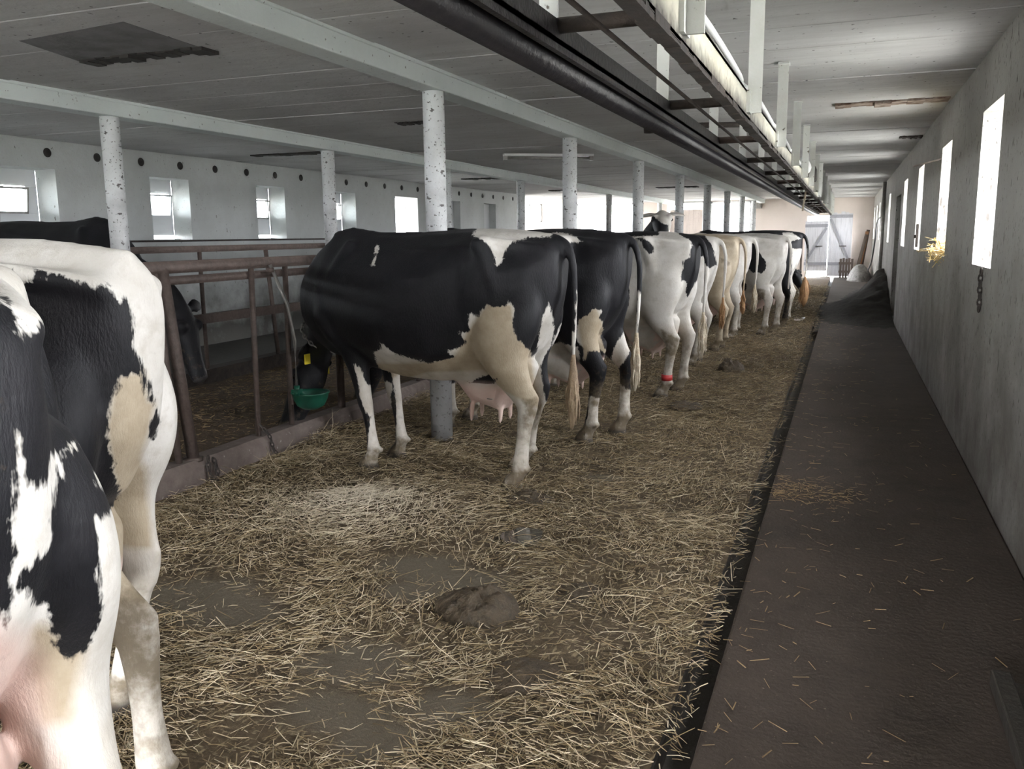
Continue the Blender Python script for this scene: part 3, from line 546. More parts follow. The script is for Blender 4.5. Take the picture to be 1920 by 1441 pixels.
    me.vertices.foreach_set('co', co.astype('f').ravel()); me.update(); me.polygons.foreach_set('use_smooth', [True]*len(me.polygons))
    nor = np.zeros(n*3, 'f'); me.vertices.foreach_get('normal', nor); nor = nor.reshape(-1, 3)
    # coat attributes
    blk = np.full(n, base*.2)
    rs = np.random.RandomState(seed+11)
    off = Vector((seed*7.3, seed*3.1, 0))
    if black_back is not None:
        v = np.array([mnoise.noise(Vector((c[0]*1.9, c[1]*1.9, c[2]*1.9))+off) for c in co]); blk = (v+black_back)*.3
    if marks:
        for (vx, vy, polys) in marks:
            d = np.array((vx, vy, 0.)); d /= np.linalg.norm(d); pu = np.array((-d[1], d[0], 0.))
            U = np.stack([co@pu, co[:, 2]], 1); facing = (nor@d) > -0.35
            facing |= (co@d) > .12
            side = np.full(n, -9.)
            for (sgn, poly) in polys:
                if sgn not in (1, -1): continue
                s = sd_poly(U, poly)
                if sgn > 0: side = np.maximum(side, s)
                else: side = np.minimum(side, -s)
            blk = np.where(facing, np.clip(side, -.2, .2), blk)
            for (sgn, poly) in polys:
                if sgn == 't':
                    s = np.where(facing, sd_poly(U, poly), -1)
                    tan_extra = np.clip(s/.06+.5, 0, 1)
                    globals().setdefault('_tn', {}); _tn[key] = np.maximum(_tn.get(key, 0), tan_extra)
                if sgn == 'p':
                    s = np.where(facing, sd_poly(U, poly), -1); globals().setdefault('_pk', {}); _pk[key] = np.clip(s/.05+.5, 0, 1)*.8
                if sgn == 'd':
                    s = np.where(facing, sd_poly(U, poly), -1)
                    globals().setdefault('_dt', {}); _dt[key] = np.maximum(_dt.get(key, 0), np.clip(s/.05+.5, 0, 1))
    z = co[:, 2]
    inner = (np.abs(co[:, 1]) < np.where(z < .5, .112, .135)) & (co[:, 0] > -.74) & (co[:, 0] < -.14)
    pink = np.where(inner & (z < .60) & (z > .29) & (udder > 0), np.clip((.60-z)/.06, 0, 1)*.75, 0)
    if '_pk' in globals() and key in _pk: pink = np.maximum(pink, _pk[key])
    blk = np.where((pink > .3) & (z < .7), -.1, blk)
    hoof = np.clip((.052-z)/.02, 0, 1) if not lying else np.zeros(n)
    tanv = np.clip(tan+np.clip((.75-z)/.5, 0, .25), 0, 1)
    if '_tn' in globals() and key in _tn: tanv = np.maximum(tanv, _tn[key])
    dv = dirt*np.clip((.62-z)/.25, 0, 1)+np.clip((.16-z)/.12, 0, .3)+.12*np.clip((-.6-co[:, 0])/.2, 0, 1)*(z < 1.3)
    if '_dt' in globals() and key in _dt: dv = np.maximum(dv, _dt[key]*.55)
    if stain:
        for (sx, sy, sz, sr) in stain: dv = np.maximum(dv, .62*np.exp(-(((co[:, 0]-sx)**2+(co[:, 1]-sy)**2+((z-sz)*.7)**2)/sr**2)**2))
    for nm, val in (('blk', blk), ('tan', tanv), ('pink', pink), ('hoof', hoof), ('dirt', dv)):
        a = me.attributes.new(nm, 'FLOAT', 'POINT'); a.data.foreach_set('value', np.asarray(val, 'f'))
    link('body', me, 'coat', root)
    # tail switch, eyes
    if switch:
        col, ln, wd = switch; T = Vector(tail[-1]); d = (Vector(tail[-1])-Vector(tail[-2])).normalized(); d = (d+Vector((0, 0, -.8))).normalized(); rr = random.Random(seed)
        sw = MB(); sw.tube([T-d*.1, T-d*.02, T+d*ln*.35, T+d*ln*.75, T+d*ln], [.012, wd*.55, wd, wd*.75, .006], 12, (1, 0, 0))
        for i in range(46):
            a = rr.uniform(0, 2*PI); r = wd*rr.uniform(.5, 1.05); p0 = T+Vector((math.cos(a)*r*.5, math.sin(a)*r*.5, 0))+d*rr.uniform(-.05, ln*.5); e = Vector((math.cos(a)*r*1.1, math.sin(a)*r*1.1, 0)); l = ln*rr.uniform(.35, .62)
            sw.tube([p0, p0+d*l*.5+e*.6, p0+d*l+e*.5], [.006, .0055, .001], 5, (1, 0, 0))
        sw.build('tail_switch', 'switch_'+col, root)
    h, u, sd = frame_of(head[1], head[2]); P = Vector(head[0]); hs = head[4] if len(head) > 4 else 1.0
    for e in (-1, 1):
        b = MB(); b.lathe_at(P+h*.175*hs+sd*(.112*e*hs)+u*.035*hs, .024*hs); b.build('eye', 'eye', root)
    nz = MB(); c = P+h*.585*hs-u*.062*hs; nz.tube([c-h*.03*hs, c+h*.006*hs, c+h*.026*hs], [(.071*hs, .064*hs), (.062*hs, .054*hs), (.03*hs, .03*hs)], 14, tuple(u)); nz.build('muzzle', 'nose', root)
    if tagged:
        for e in (-1, 1):
            a = P+h*.0*hs+sd*(.19*e*hs)+u*.0; t = MB(); t.box(-.004, .004, -.028, .028, -.07, .0); t.build('ear_tag', 'tag_yellow', root, loc=a)
    COWS[key] = root
    return root
# neck and head poses: (x, y, z, r_side, r_up)
NECK_DOWN = [(.50, 0, 1.12, .16, .29), (.74, 0, 1.06, .135, .25), (.96, 0, .90, .105, .19), (1.14, 0, .70, .09, .15), (1.26, 0, .54, .08, .12)]
HEAD_DOWN = ((1.25, 0, .58), (.45, 0, -.89), (.9, 0, .45))
NECK_LEVEL = [(.50, 0, 1.12, .16, .29), (.76, 0, 1.17, .13, .22), (1.0, 0, 1.24, .10, .16), (1.2, 0, 1.30, .085, .125)]
HEAD_LEVEL = ((1.2, 0, 1.33), (.86, 0, -.5), (.5, 0, .86))
NECK_HIGH = [(.50, 0, 1.12, .16, .29), (.72, 0, 1.28, .13, .22), (.88, 0, 1.46, .10, .155), (1.0, 0, 1.60, .085, .12)]
HEAD_HIGH = ((1.0, 0, 1.62), (.93, 0, -.36), (.36, 0, .93))
TAIL = [(-.84, 0, 1.40), (-.92, 0, 1.36), (-.965, 0, 1.22), (-.965, 0, 1.0), (-.955, 0, .82), (-.95, 0, .66)]
# ---------------------------------------------------------------- the herd
def W(key, world, scale=1.0): pass
def cow(key, label, x, y, deg, z=-.02, **kw):
    a = dict(legs={}, neck=NECK_DOWN, head=HEAD_DOWN, tail=TAIL, switch=('cream', .3, .035), marks=MARKS.get(key)); a.update(kw)
    return build_cow(key, label, (x, y, z), math.radians(deg), **a)
HERD = 'cows standing along the manger'
cow('L0', 'black and white cow nearest the camera, cut by the left edge', -1.88, .91, 170, z=-.01, seed=1, group=HERD, black_back=-.05, vox=.010, girth=.78, tail=[(-.84, .0, 1.40), (-.92, .03, 1.36), (-.95, .075, 1.24), (-.95, .10, 1.05), (-.95, .11, .92)], switch=('white', .3, .03))
cow('L1', 'white backed cow with a black flank, second from the left edge', -2.53, 1.62, 186, z=-.01, switch=None, legs=dict(hl=(-.25, .0, 0), hr=(.16, -.03, 0)), stain=[(-.90, .18, .45, .15)], seed=2, group=HERD, black_back=-.05, vox=.010, girth=.78, tail=[(-.84, 0, 1.39), (-.885, -.02, 1.33), (-.87, -.05, 1.2), (-.84, -.07, 1.05), (-.82, -.08, .95)])
cow('C1', 'black cow with a white saddle patch standing beside the green drinking bowl', -2.41, 4.82, 175, neck=[(.50, 0, 1.12, .16, .29), (.74, -.09, 1.04, .135, .25), (.96, -.25, .86, .105, .19), (1.13, -.39, .68, .09, .15), (1.21, -.45, .54, .08, .12)], head=((1.21, -.445, .56), (.33, .42, -.85), (.85, .1, .45)), z=-.02, scale=1.03, seed=3, group=HERD, base=1., vox=.011, tagged=True, legs=dict(hr=(.13, .0, 0), hl=(-.03, .07, 0), fl=(-.13, 0, 0), fr=(-.14, .03, 0)), udder=.8, switch=('brown', .33, .035),
    tail=[(-.84, 0, 1.40), (-.91, .0, 1.36), (-.945, 0, 1.25), (-.955, .0, 1.05), (-.95, 0, .85), (-.945, 0, .66)])
cow('C2', 'black cow just behind the saddle-patched one, tan patch on its thigh', -2.30, 6.02, 172, z=-.015, scale=1.03, seed=4, group=HERD, base=1., legs=dict(hr=(-.1, 0, 0)))
cow('C3', 'white rumped cow with a red band on its hind leg', -2.10, 7.98, 167, scale=1.02, seed=5, group=HERD, black_back=-.1, girth=.95)
cow('C4', 'cow with a big black patch over its tail, behind the red-banded cow', -2.2, 9.85, 178, seed=6, group=HERD, switch=('ginger', .25, .03))
cow('C5', 'cream white cow with a ginger smudge on its thigh', -2.12, 11.2, 176, seed=7, group=HERD, switch=('ginger', .2, .03), girth=.9)
cow('C6', 'white cow with two round black flank patches near the gutter', -1.62, 13.3, 158, seed=8, group=HERD, black_back=-.1, switch=None)
cow('C7', 'farthest standing cow with a black back and ginger tail tip', -1.55, 14.3, 178, scale=1.03, seed=9, group=HERD, base=1., switch=('ginger', .36, .07))
cow('O1', 'black cow across the feed alley with its head down, behind the rails', -6.80, 5.98, 0, neck=[(.50, 0, 1.08, .15, .27), (.75, 0, 1.03, .12, .20), (1.0, 0, .95, .095, .14), (1.17, 0, .84, .085, .125), (1.27, 0, .70, .08, .12)], head=((1.26, 0, .74), (.42, 0, -.9), (.9, 0, .45)), z=.04, scale=1.09, seed=10, group=HERD, black_back=1.0, switch=None)
cow('H', 'cow holding its head up above the backs of the others', -2.1, 12.42, 180, neck=[(.50, 0, 1.12, .16, .29), (.52, .02, 1.36, .13, .19), (.43, .08, 1.53, .105, .14), (.36, .12, 1.63, .09, .12)], head=((.34, .10, 1.69), (-.18, .93, -.36), (-.05, .36, .93), True, 1.12), seed=11, group=HERD, girth=.9)
cow('Y', 'black and white cow lying down by the double door', -2.05, 22, 5, z=-.62, lying=True, neck=[(.50, 0, 1.12, .16, .27), (.68, -.02, 1.12, .13, .2), (.82, -.06, 1.12, .10, .15), (.92, -.12, 1.10, .085, .12)], head=((.88, -.12, 1.13), (.45, -.55, -.65), (.45, -.4, .8)), black_back=.12, seed=12, group=HERD, switch=None)

# red band on the near hind leg of the white rumped cow, chain collar on the black one
q = MB(); q.tube([(-.7, .18, .165), (-.7, .182, .215)], .049, 18); q.build('leg_band', 'band_red', COWS['C3'])
# ================================================================ manger, rails, drinking bowl
rnd = random.Random(21)
k = MB(); yy = np.arange(YB+.05, YE-.6, .25)
prof = [(-3.56, -.1), (-3.555, .10), (-3.585, .135), (-3.70, .135), (-3.72, .06), (-3.72, -.1)]
vs = []
for y in yy:
    j = mnoise.noise(Vector((0, y*2, 0)))*.008
    vs += [(x+j, y, z+(j if z > .05 else 0)) for x, z in prof]
n = len(prof)
k.add(vs, [(i*n+a, i*n+(a+1) % n, (i+1)*n+(a+1) % n, (i+1)*n+a) for i in range(len(yy)-1) for a in range(n)])
tag(k.build('trim_manger_kerb', 'curb'), 'worn reddish concrete kerb along the front of the manger', 'kerb', kind='structure')
k = MB(); k.box(-5.78, -5.62, YB+.05, YE-.6, -.1, .22)
tag(k.build('trim_far_kerb', 'dark_rust'), 'dark kerb on the far side of the feed alley', 'kerb', kind='structure')
def barrier(x, name, label, ys_post, zt, pr, mid, low=None):
    b = empty(name, (x, 0, 0), 0, label, 'railing')
    q = MB(); q.tube([(0, .4, zt), (0, YE-1, zt)], pr, 12); q.build('top_rail', 'rust', b)
    if mid: q = MB(); q.tube([(-.05, .4, mid), (-.05, YE-1, mid)], pr*.72, 12); q.build('middle_rail', 'rust', b)
    if low: q = MB(); q.box(-.03, .03, .4, YE-1, low-.045, low+.045); q.build('lower_rail', 'galv' if x > -4 else 'rust', b)
    for (y, lean, r, z0) in ys_post:
        q = MB(); q.tube([(0, y-lean, zt), (0, y, z0)], r, 10)
        if r > .03: q.tube([(0, y, z0-.01), (0, y, z0+.012)], .06, 10)
        q.build('post', 'rust', b)
    return b
po = []
for i in range(9):
    o = i*3.1 if i else 0
    po += [(4.05+o, .14, .036, .13), (3.93+o, .08, .02, .13), (4.68+o, -.03, .019, .13), (5.06+o, -.02, .019, .13), (5.72+o, 0, .03, .13)]
po += [(.62, .1, .036, .13), (1.75, 0, .019, .13), (2.1, 0, .019, .13), (2.75, .0, .03, .13)]
barrier(-3.63, 'feed_barrier', 'rusty pipe feed barrier on the near kerb with the green bowl fixed to it', po, 1.285, .036, 1.205)
barrier(-5.66, 'feed_barrier', 'thin dark pipe barrier on the far side of the feed alley', [(7.72, .12, .022, .2)]+[(6.6+2.6*i, 0, .02, .2) for i in range(8)]+[(4.2, 0, .02, .2), (1.8, 0, .02, .2)], 1.355, .03, None, .70)
# drinking bowl
bw = empty('drinking_bowl', (-3.475, 5.08, .25), 0, 'green enamel drinking bowl on the rusty feed barrier beside the black cow', 'drinking bowl')
q = MB(); q.lathe([(.001, 0), (.05, .004), (.095, .03), (.118, .075), (.128, .115), (.135, .118), (.135, .126), (.124, .126), (.114, .11), (.105, .08), (.08, .035), (.001, .018)], (0, 0, 0), 32); q.build('bowl', 'enamel', bw)
q = MB(); q.tube([(-.02, -.13, .12), (-.02, -.13, .19)], .02, 10); q.tube([(-.02, -.13, .155), (-.02, -.06, .11)], .014, 8); q.box(-.045, .005, -.16, -.10, .14, .165); q.tube([(0, -.02, .06), (0, -.06, .10)], [.03, .02], 8); q.build('valve', 'enamel', bw)
q = MB(); q.tube([(-.02, -.13, .19), (-.02, -.125, .5), (-.03, -.17, .75), (-.10, -.24, 1.02)], .012, 10); q.build('supply_pipe', 'galv', bw)
q = MB(); q.box(-.145, -.125, -.03, .03, .03, .10); q.build('bracket', 'rust', bw); q = MB(); q.tube([(-.10, -.24, .97), (-.10, -.24, 1.0)], .024, 10); q.build('pipe_clamp', 'rust', bw)

def chain(name, pts, label, m='dark_rust', step=.03, r=.004, parent=None):
    P = spline(pts, 12); out = MB(); acc = 0; flip = 0; last = Vector(P[0])
    for q in P[1:]:
        q = Vector(q)
        while (q-last).length >= step:
            d = (q-last).normalized(); c = last+d*step*.5; last = last+d*step
            z = d; a = Vector((1, .3, 0)); a = (a-z*a.dot(z)).normalized(); b = z.cross(a)
            if flip: a, b = b, a
            flip ^= 1
            R = Matrix((b, z, a)).transposed(); out.ring(c, step*.34, r, R @ Matrix.Diagonal((1, 1.65, 1)), 10, 6)
    o = out.build(name, m, parent)
    return tag(o, label, 'chain') if label else o
chain('tether_chain', [(-3.535, 4.07, .15), (-3.53, 4.06, .07), (-3.52, 4.07, -.0), (-3.50, 4.09, -.03), (-3.515, 4.12, .05), (-3.53, 4.10, .15)], 'rusty chain bunched over the manger kerb below the thick leaning post', step=.034, r=.006)
chain('tether_chain', [(-3.60, 4.66, .22), (-3.54, 4.68, .14), (-3.53, 4.70, .05), (-3.50, 4.72, -.02)], 'thin chain hanging down the kerb left of the green bowl', step=.03, r=.0045)
chain('window_chain', [(XR-.012, 5.82, 1.215), (XR-.014, 5.82, 1.12), (XR-.012, 5.80, 1.03), (XR-.014, 5.80, .93)], 'rusty chain hanging on the right wall under the nearest slit window', step=.036, r=.0055)

cc = []
nA, nU = Vector((.55, -.35, -.75)).normalized(), None
bA = nA.cross(Vector((0, 1, 0))).normalized(); bB = nA.cross(bA)
cc = [tuple(Vector((1.06, -.335, .755))+bA*(.165*math.cos(t))+bB*(.125*math.sin(t))) for t in np.linspace(0, 2*PI, 13)]
o = chain('neck_chain', cc, '', 'galv', .034, .0055, COWS['C1'])
# feed in the alley
M['feed'] = mat('silage', (0.085, 0.055, 0.030), 0.85, noise=[(5, (0.045, 0.030, 0.018), 0.9), (30, (0.15, 0.10, 0.05), 0.7), (80, (0.03, 0.02, 0.012), .6)], bump=(50, 0.9))
M['feed_dark'] = mat('dark silage', (0.014, 0.011, 0.008), 0.95, noise=[(20, (0.030, 0.022, 0.014), 0.8)], bump=(50, 1.0))
def feed_h(x, y): return .09+.10*math.exp(-((x+4.45)/.5)**2)*(.7+.5*mnoise.noise(Vector((x*1.5, y*1.2, 2))))+.02*mnoise.noise(Vector((x*6, y*6, 5)))
me = grid_mesh('alley_feed', -5.62, -3.72, list(np.arange(1, 14, .07))+list(np.arange(14, 29, .25)), 34, feed_h)
tag(link('alley_feed', me, 'feed'), 'brown silage spread along the feed alley', 'feed', kind='stuff')
def bits(name, n, f, m, lab, cat, lmin, lmax, wd, seed):
    r = np.random.RandomState(seed); V = []; F = []
    for i in range(n):
        x, y, z, up = f(r); L = r.uniform(lmin, lmax); a = r.uniform(0, 2*PI); t = up*r.uniform(-.5, 1)
        d = np.array((math.cos(a)*math.cos(t), math.sin(a)*math.cos(t), math.sin(t)))*L/2; s = np.array((-math.sin(a), math.cos(a), .3))*wd*r.uniform(.6, 1.4)
        c = np.array((x, y, z)); o = len(V); u = np.array((0, 0, wd*.8)); V += [c-d-s, c-d+s, c-d+u, c+d-s, c+d+s, c+d+u]; F += [(o, o+1, o+4, o+3), (o+1, o+2, o+5, o+4), (o+2, o, o+3, o+5)]
    me = bpy.data.meshes.new(name); me.from_pydata([tuple(v) for v in V], [], F); me.update()
    return tag(link(name, me, m), lab, cat, kind='stuff')
M['chaff'] = mat('chaff', (0.24, 0.16, 0.075), 0.8, noise=[(3, (0.13, 0.08, 0.04), .8), (40, (0.34, 0.25, 0.13), .6)])
def fa(r):
    x = r.uniform(-5.5, -3.75); y = 1.5+r.rand()**1.5*11; return x, y, feed_h(x, y)+.006, .3
bits('feed_chaff', 5200, fa, 'chaff', 'pale chopped straw bits lying on the silage in the feed alley', 'chaff', .015, .06, .003, 3)
# dark heap of feed on the walkway by the door in the right wall
def heap(x, y):
    z = .62*math.exp(-((x-.78)/.42)**2-((y-19.6)/2.6)**2)+.20*math.exp(-((x-.45)/.5)**2-((y-17.2)/1.9)**2)+.10*math.exp(-((x+.05)/.35)**2-((y-17.0)/1.6)**2)
    return max(0, z-.012)*(1+.25*mnoise.noise(Vector((x*4, y*3, 0))))+.015*mnoise.noise(Vector((x*9, y*9, 3)))-.01
me = grid_mesh('feed_heap', -.40, XR-.01, np.arange(13.6, 25, .09), 34, heap)
tag(link('feed_heap', me, 'feed_dark'), 'dark heap of silage piled against the right wall on the walkway', 'feed heap', kind='stuff')

# ================================================================ overhead track
tr = empty('overhead_track', (0, 0, 0), 0, 'overhead manure track with a black rail, a cream channel, cross bars and white hangers', 'overhead track')
q = MB(); q.tube([(-.925, .2, 1.985), (-.925, 29.4, 1.985)], .043, 16); q.box(-.925, -.90, .2, 29.4, 2.0, 2.075); q.build('black_rail', 'black_steel', tr)
q = MB(); q.box(-.885, -.835, .2, 29.4, 2.005, 2.022); q.box(-.855, -.835, .2, 29.4, 1.985, 2.075); q.build('black_angle', 'black_steel', tr)
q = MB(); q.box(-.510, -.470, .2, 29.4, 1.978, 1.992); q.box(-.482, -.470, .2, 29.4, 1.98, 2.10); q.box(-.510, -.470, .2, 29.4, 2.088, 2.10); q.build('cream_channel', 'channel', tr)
ry = random.Random(8); q = MB(); q.box(-.512, -.472, .2, 29.4, 1.966, 1.979)
y = .25
while y < 16:
    wd = ry.uniform(.03, .16); q.box(-.514+ry.uniform(-.007, .004), -.470+ry.uniform(0, .003), y, y+wd*1.3, 1.968-ry.uniform(.001, .010), 1.97+ry.uniform(.0, .02)); y += wd
q.build('rust_crust', 'dark_rust', tr)
YH = [.84+1.77*i for i in range(17)]
for i, y in enumerate(YH):
    q = MB(); q.tube([(-.88, y, 2.06), (-.48, y, 2.06)], .023, 10); q.build('cross_bar', 'dark_rust' if i % 3 else 'rust', tr)
    q = MB(); q.box(-.470, -.405, y-.006, y+.006, 2.0, ZC); q.box(-.470, -.455, y-.05, y+.05, 2.0, 2.10); q.box(-.47, -.40, y-.05, y+.05, ZC-.012, ZC); q.build('hanger', 'paint_steel', tr)
    q = MB(); q.box(-.915, -.855, y+.04, y+.052, 2.03, ZC); q.build('hanger', 'paint_steel', tr)
q = MB(); q.tube([(-.66, .2, 2.005), (-.66, 28, 2.005)], .0075, 8); q.build('pull_rod', 'dark_rust', tr)
pts = []
rr = random.Random(3)
for i, (a, b) in enumerate(zip(YH[:5], YH[1:6])):
    pts += [(-.455, a, 2.135+.02*(i % 2)), (-.45, a+.5, 2.165), (-.44, a+1.0, 2.15), (-.43, a+1.45, 2.122)]
q = MB(); q.tube([(p[0]-.045, p[1], p[2]-.002) for p in spline(pts, 4)], .014, 8); tag(q.build('white_hose', 'plastic_white'), 'thin white hose lying loosely along the overhead cream channel', 'hose')
q = MB(); q.lathe([(.001, -.45), (.075, -.44), (.08, -.3), (.08, .25), (.07, .42), (.001, .44)], (-.50, 10.6, 2.182), 14, axis='Y'); tag(q.build('feed_sack', 'plastic_white'), 'white sack rolled up on the overhead track', 'sack')
q = MB(); q.box(-.54, -.41, 12.0, 12.5, 2.101, 2.28); tag(q.build('track_trolley', 'dark_rust', bevel=.02), 'small brown trolley box on the overhead track', 'trolley')
q = MB(); q.lathe([(.001, -.30), (.06, -.28), (.065, .1), (.04, .24), (.001, .26)], (-.50, 12.9, 2.168), 12, axis='Y'); q.tube([(-.50, 13.1, 2.16), (-.56, 13.12, 2.13), (-.575, 13.1, 1.95), (-.60, 13.08, 1.74)], .014, 8); tag(q.build('rolled_cloth', 'switch_cream'), 'cream rolled cloth with a dangling tie on the overhead track', 'cloth')
# old lamp arm and wasp nest under the ceiling
q = MB(); q.tube([(-1.85, 8.55, 2.47), (-.98, 8.85, 2.47)], .026, 8); q.lathe([(.001, 0), (.055, .005), (.06, .07), (.05, .1), (.001, .1)], (-1.83, 8.55, 2.40), 16)
for x in (-1.8, -1.02): q.box(x-.015, x+.015, 8.55+(x+1.85)*.34-.02, 8.55+(x+1.85)*.34+.02, 2.47, ZC)
tag(q.build('lamp_arm', 'dark_rust'), 'brown pipe arm with a round lamp base under the ceiling left of the overhead track', 'lamp')
lf = empty('ceiling_lamp', (-3.83, 11.45, ZC), math.atan2(.64, 1.05), 'dusty strip lamp on the ceiling between the two beams', 'lamp')
q = MB(); q.box(-.62, .62, -.06, .06, -.03, 0); q.build('base', 'plastic_white', lf, bevel=.005)
q = MB(); q.tube([(-.58, 0, -.055), (.58, 0, -.055)], .019, 10); q.box(-.62, -.57, -.03, .03, -.085, -.03); q.box(.57, .62, -.03, .03, -.085, -.03); q.build('tube', 'galv', lf)
# ragged vent slots as solid strips; the black ones have the opening's shade painted in
def slot(x0, x1, y, w, label, m='dark_hole', seed=0, skew=0):
    r = random.Random(seed); q = MB(); n = 14
    for i in range(n):
        a = x0+(x1-x0)*i/n; b = x0+(x1-x0)*(i+1)/n; d = skew*i/n
        q.box(a, b+.004, y+d-w*r.uniform(.8, 1.15)/2, y+d+w*r.uniform(.8, 1.15)/2, ZC-r.uniform(.006, .025), ZC+.004)
    return tag(q.build('ceiling_vent_slot', m), label, 'vent slot')
slot(-4.42, -3.50, 4.28, .15, 'black ragged vent slot in the ceiling nearest the upper left corner', seed=1)
slot(-4.12, -3.80, 7.72, .14, 'short black ceiling slot seen left of the nearest post', seed=2)
slot(-7.4, -6.1, 9.8, .16, 'long dark ceiling slot near the left wall', seed=3)
slot(-6.95, -5.75, 15.6, .25, 'dark ceiling slot above the left wall window without glass', seed=4)
slot(-6.85, -5.85, 20.6, .3, 'dark ceiling slot before the porch wall', seed=5)
slot(-4.25, -3.3, 20.8, .35, 'dark ceiling slot between the beams near the end wall', seed=6)
M['rust_white'] = mat('rusted steel in white paint', (0.10, 0.055, 0.035), .8, noise=[(9, (0.42, 0.36, 0.31), .9)], bump=(20, .5))
q = slot(-.15, .74, 8.33, .25, 'rust stained slot in the ceiling above the second slit window', 'rust_white', 7)
slot(.52, .76, 11.4, .2, 'small dark slot at the top of the right wall', 'dark_rust', 8)
# sunken panel beside the first slot, shown as a flat darker patch
q = MB(); vsx = [(-4.30, 3.70), (-3.46, 3.60), (-3.52, 4.22), (-4.45, 4.24)]
q.add([(x, y, ZC-.004) for x, y in vsx]+[(x, y, ZC+.01) for x, y in vsx], [(0, 1, 2, 3), (4, 5, 6, 7), (0, 1, 5, 4), (1, 2, 6, 5), (2, 3, 7, 6), (3, 0, 4, 7)])
M['recess'] = mat('dark concrete', (0.19, 0.185, 0.19), .9, noise=[(5, (0.11, 0.105, 0.105), .9)], bump=(14, .3)); tag(q.build('trim_ceiling_patch', 'recess'), 'dark patch of ceiling', 'ceiling patch', kind='structure')

# ================================================================ things on the right wall and at the far end
q = MB(); q.tube([(XR+.003, 8.93, 2.085), (XR-.19, 9.6, 2.07)], .008, 8); tag(q.build('window_stick', 'wood_pale'), 'pale thin stick poking out of the second slit window', 'stick')
def nest(r):
    a = r.uniform(0, 2*PI); d = abs(r.normal(0, .5)); return XR+.06+r.normal(0, .07), 8.42+r.normal(0, .16), 1.245+abs(r.normal(0, .05))-.06*(r.rand() < .25), .8
M['straw_y'] = mat('bright straw', (0.56, 0.42, 0.17), .7, noise=(6, (0.40, 0.28, 0.11), .8))
bits('sill_straw', 420, nest, 'straw_y', 'tuft of yellow straw on the sill of the second slit window', 'straw tuft', .06, .22, .003, 9)['kind'] = 'stuff'
q = MB(); q.box(XR-.03, XR-.005, 11.0, 11.06, 1.26, 1.52); q.box(XR-.05, XR-.005, 11.02, 11.05, 1.36, 1.40); tag(q.build('window_latch', 'dark_rust'), 'dark iron latch beside the third slit window', 'latch')
q = MB(); q.tube([(XR-.05, 20.8, .1), (XR-.05, 20.8, 2.5)], .04, 10); q.tube([(XR-.05, 21.3, .1), (XR-.05, 21.3, 1.9)], .025, 8); tag(q.build('wall_pipe', 'galv'), 'grey pipes running up the right wall beyond the door niche', 'pipe')
pts = spline([(XR-.06, 20.9, 1.72), (XR-.10, 21.6, 1.74), (XR-.12, 22.4, 1.62), (XR-.13, 22.8, 1.2), (XR-.16, 23.6, .7), (XR-.20, 25, .42)], 5); q = MB(); q.tube([tuple(p) for p in pts], .018, 8); tag(q.build('hanging_hose', 'black_pipe'), 'dark hose drooping from the pipe on the far right wall', 'hose')
for i, (x, h, t, m, lab) in enumerate(((.56, 1.42, .05, 'wood_dark', 'dark plank leaning in the far right corner, leftmost of its stack'), (.63, 1.5, .0, 'wood_tan', 'tan board leaning in the far right corner'), (.70, 1.55, -.03, 'wood_dark', 'dark plank leaning in the far right corner against the wall'))):
    q = MB(); q.box(-.05, .05, -.02, .02, 0, h); q.build  # leaning plank
    o = q.build('plank', m, loc=(x-.26, YE-.55+.06*i, 0.0), rot=(-.22, .16+t, 0), bevel=.004); tag(o, lab, 'plank', 'planks in the far corner')
pl = empty('wooden_pallet', (.0, YE-.33, 0), 0, 'short dark wooden pallet standing on edge by the far double door', 'pallet')
for i in range(5): q = MB(); q.box(-.17+i*.085, -.10+i*.085, -.015, .015, 0, .60+.02*(i % 2)); q.build('slat', 'wood_dark', pl)
q = MB(); q.box(-.19, .20, .015, .05, .15, .22); q.box(-.19, .20, .015, .05, .42, .49); q.build('crosspiece', 'wood_dark', pl)
st = empty('wooden_stand', (-1.47, YE-.5, 0), 0, 'small brown wooden frame standing by the end wall left of the double door', 'stand')
for x in (-.13, .13): q = MB(); q.box(x-.03, x+.03, -.03, .03, 0, 1.34); q.build('leg', 'wood_dark', st)
q = MB(); q.box(-.17, .17, -.03, .03, 1.28, 1.36); q.build('top_bar', 'wood_dark', st)
# grey sheet-covered heap
def bag(x, y):
    d = ((x-.42)/.36)**2+((y-28.2)/.9)**2; return max(0, .42*(1-d))**.8*1.0+.05*mnoise.noise(Vector((x*6, y*3, 1)))*max(0, 1-d)-.005
me = grid_mesh('grey_sack', .03, .76, np.arange(27.2, 29.2, .06), 26, bag); M['sack'] = mat('grey sheet', (0.20, 0.19, 0.18), .7, noise=[(7, (0.08, 0.075, 0.07), .9), (20, (0.30, 0.29, 0.28), .5)], bump=(12, .8))
tag(link('grey_sack', me, 'sack'), 'slumped grey sack on the walkway by the far right corner', 'sack')
for i, (x, z, lab) in enumerate(((-4.45, 2.3, 'small white box lamp on the end wall over the plank door'), (-2.78, 2.33, 'small white box lamp on the end wall right of the gates'))):
    q = MB(); q.box(x-.11, x+.11, YE-.12, YE-.001, z-.09, z+.09); q.box(x-.08, x+.08, YE-.135, YE-.12, z-.06, z+.06); tag(q.build('wall_lamp', 'galv', bevel=.01), lab, 'lamp')
# low dark trough edge beside the walkway at the lower right
q = MB(); q.box(.50, .56, 1.0, 2.95, 0, .055); q.box(.56, .76, 1.0, 2.95, 0, .02); tag(q.build('drain_board', 'gutter', bevel=.006), 'dark board lying along the foot of the right wall', 'board')

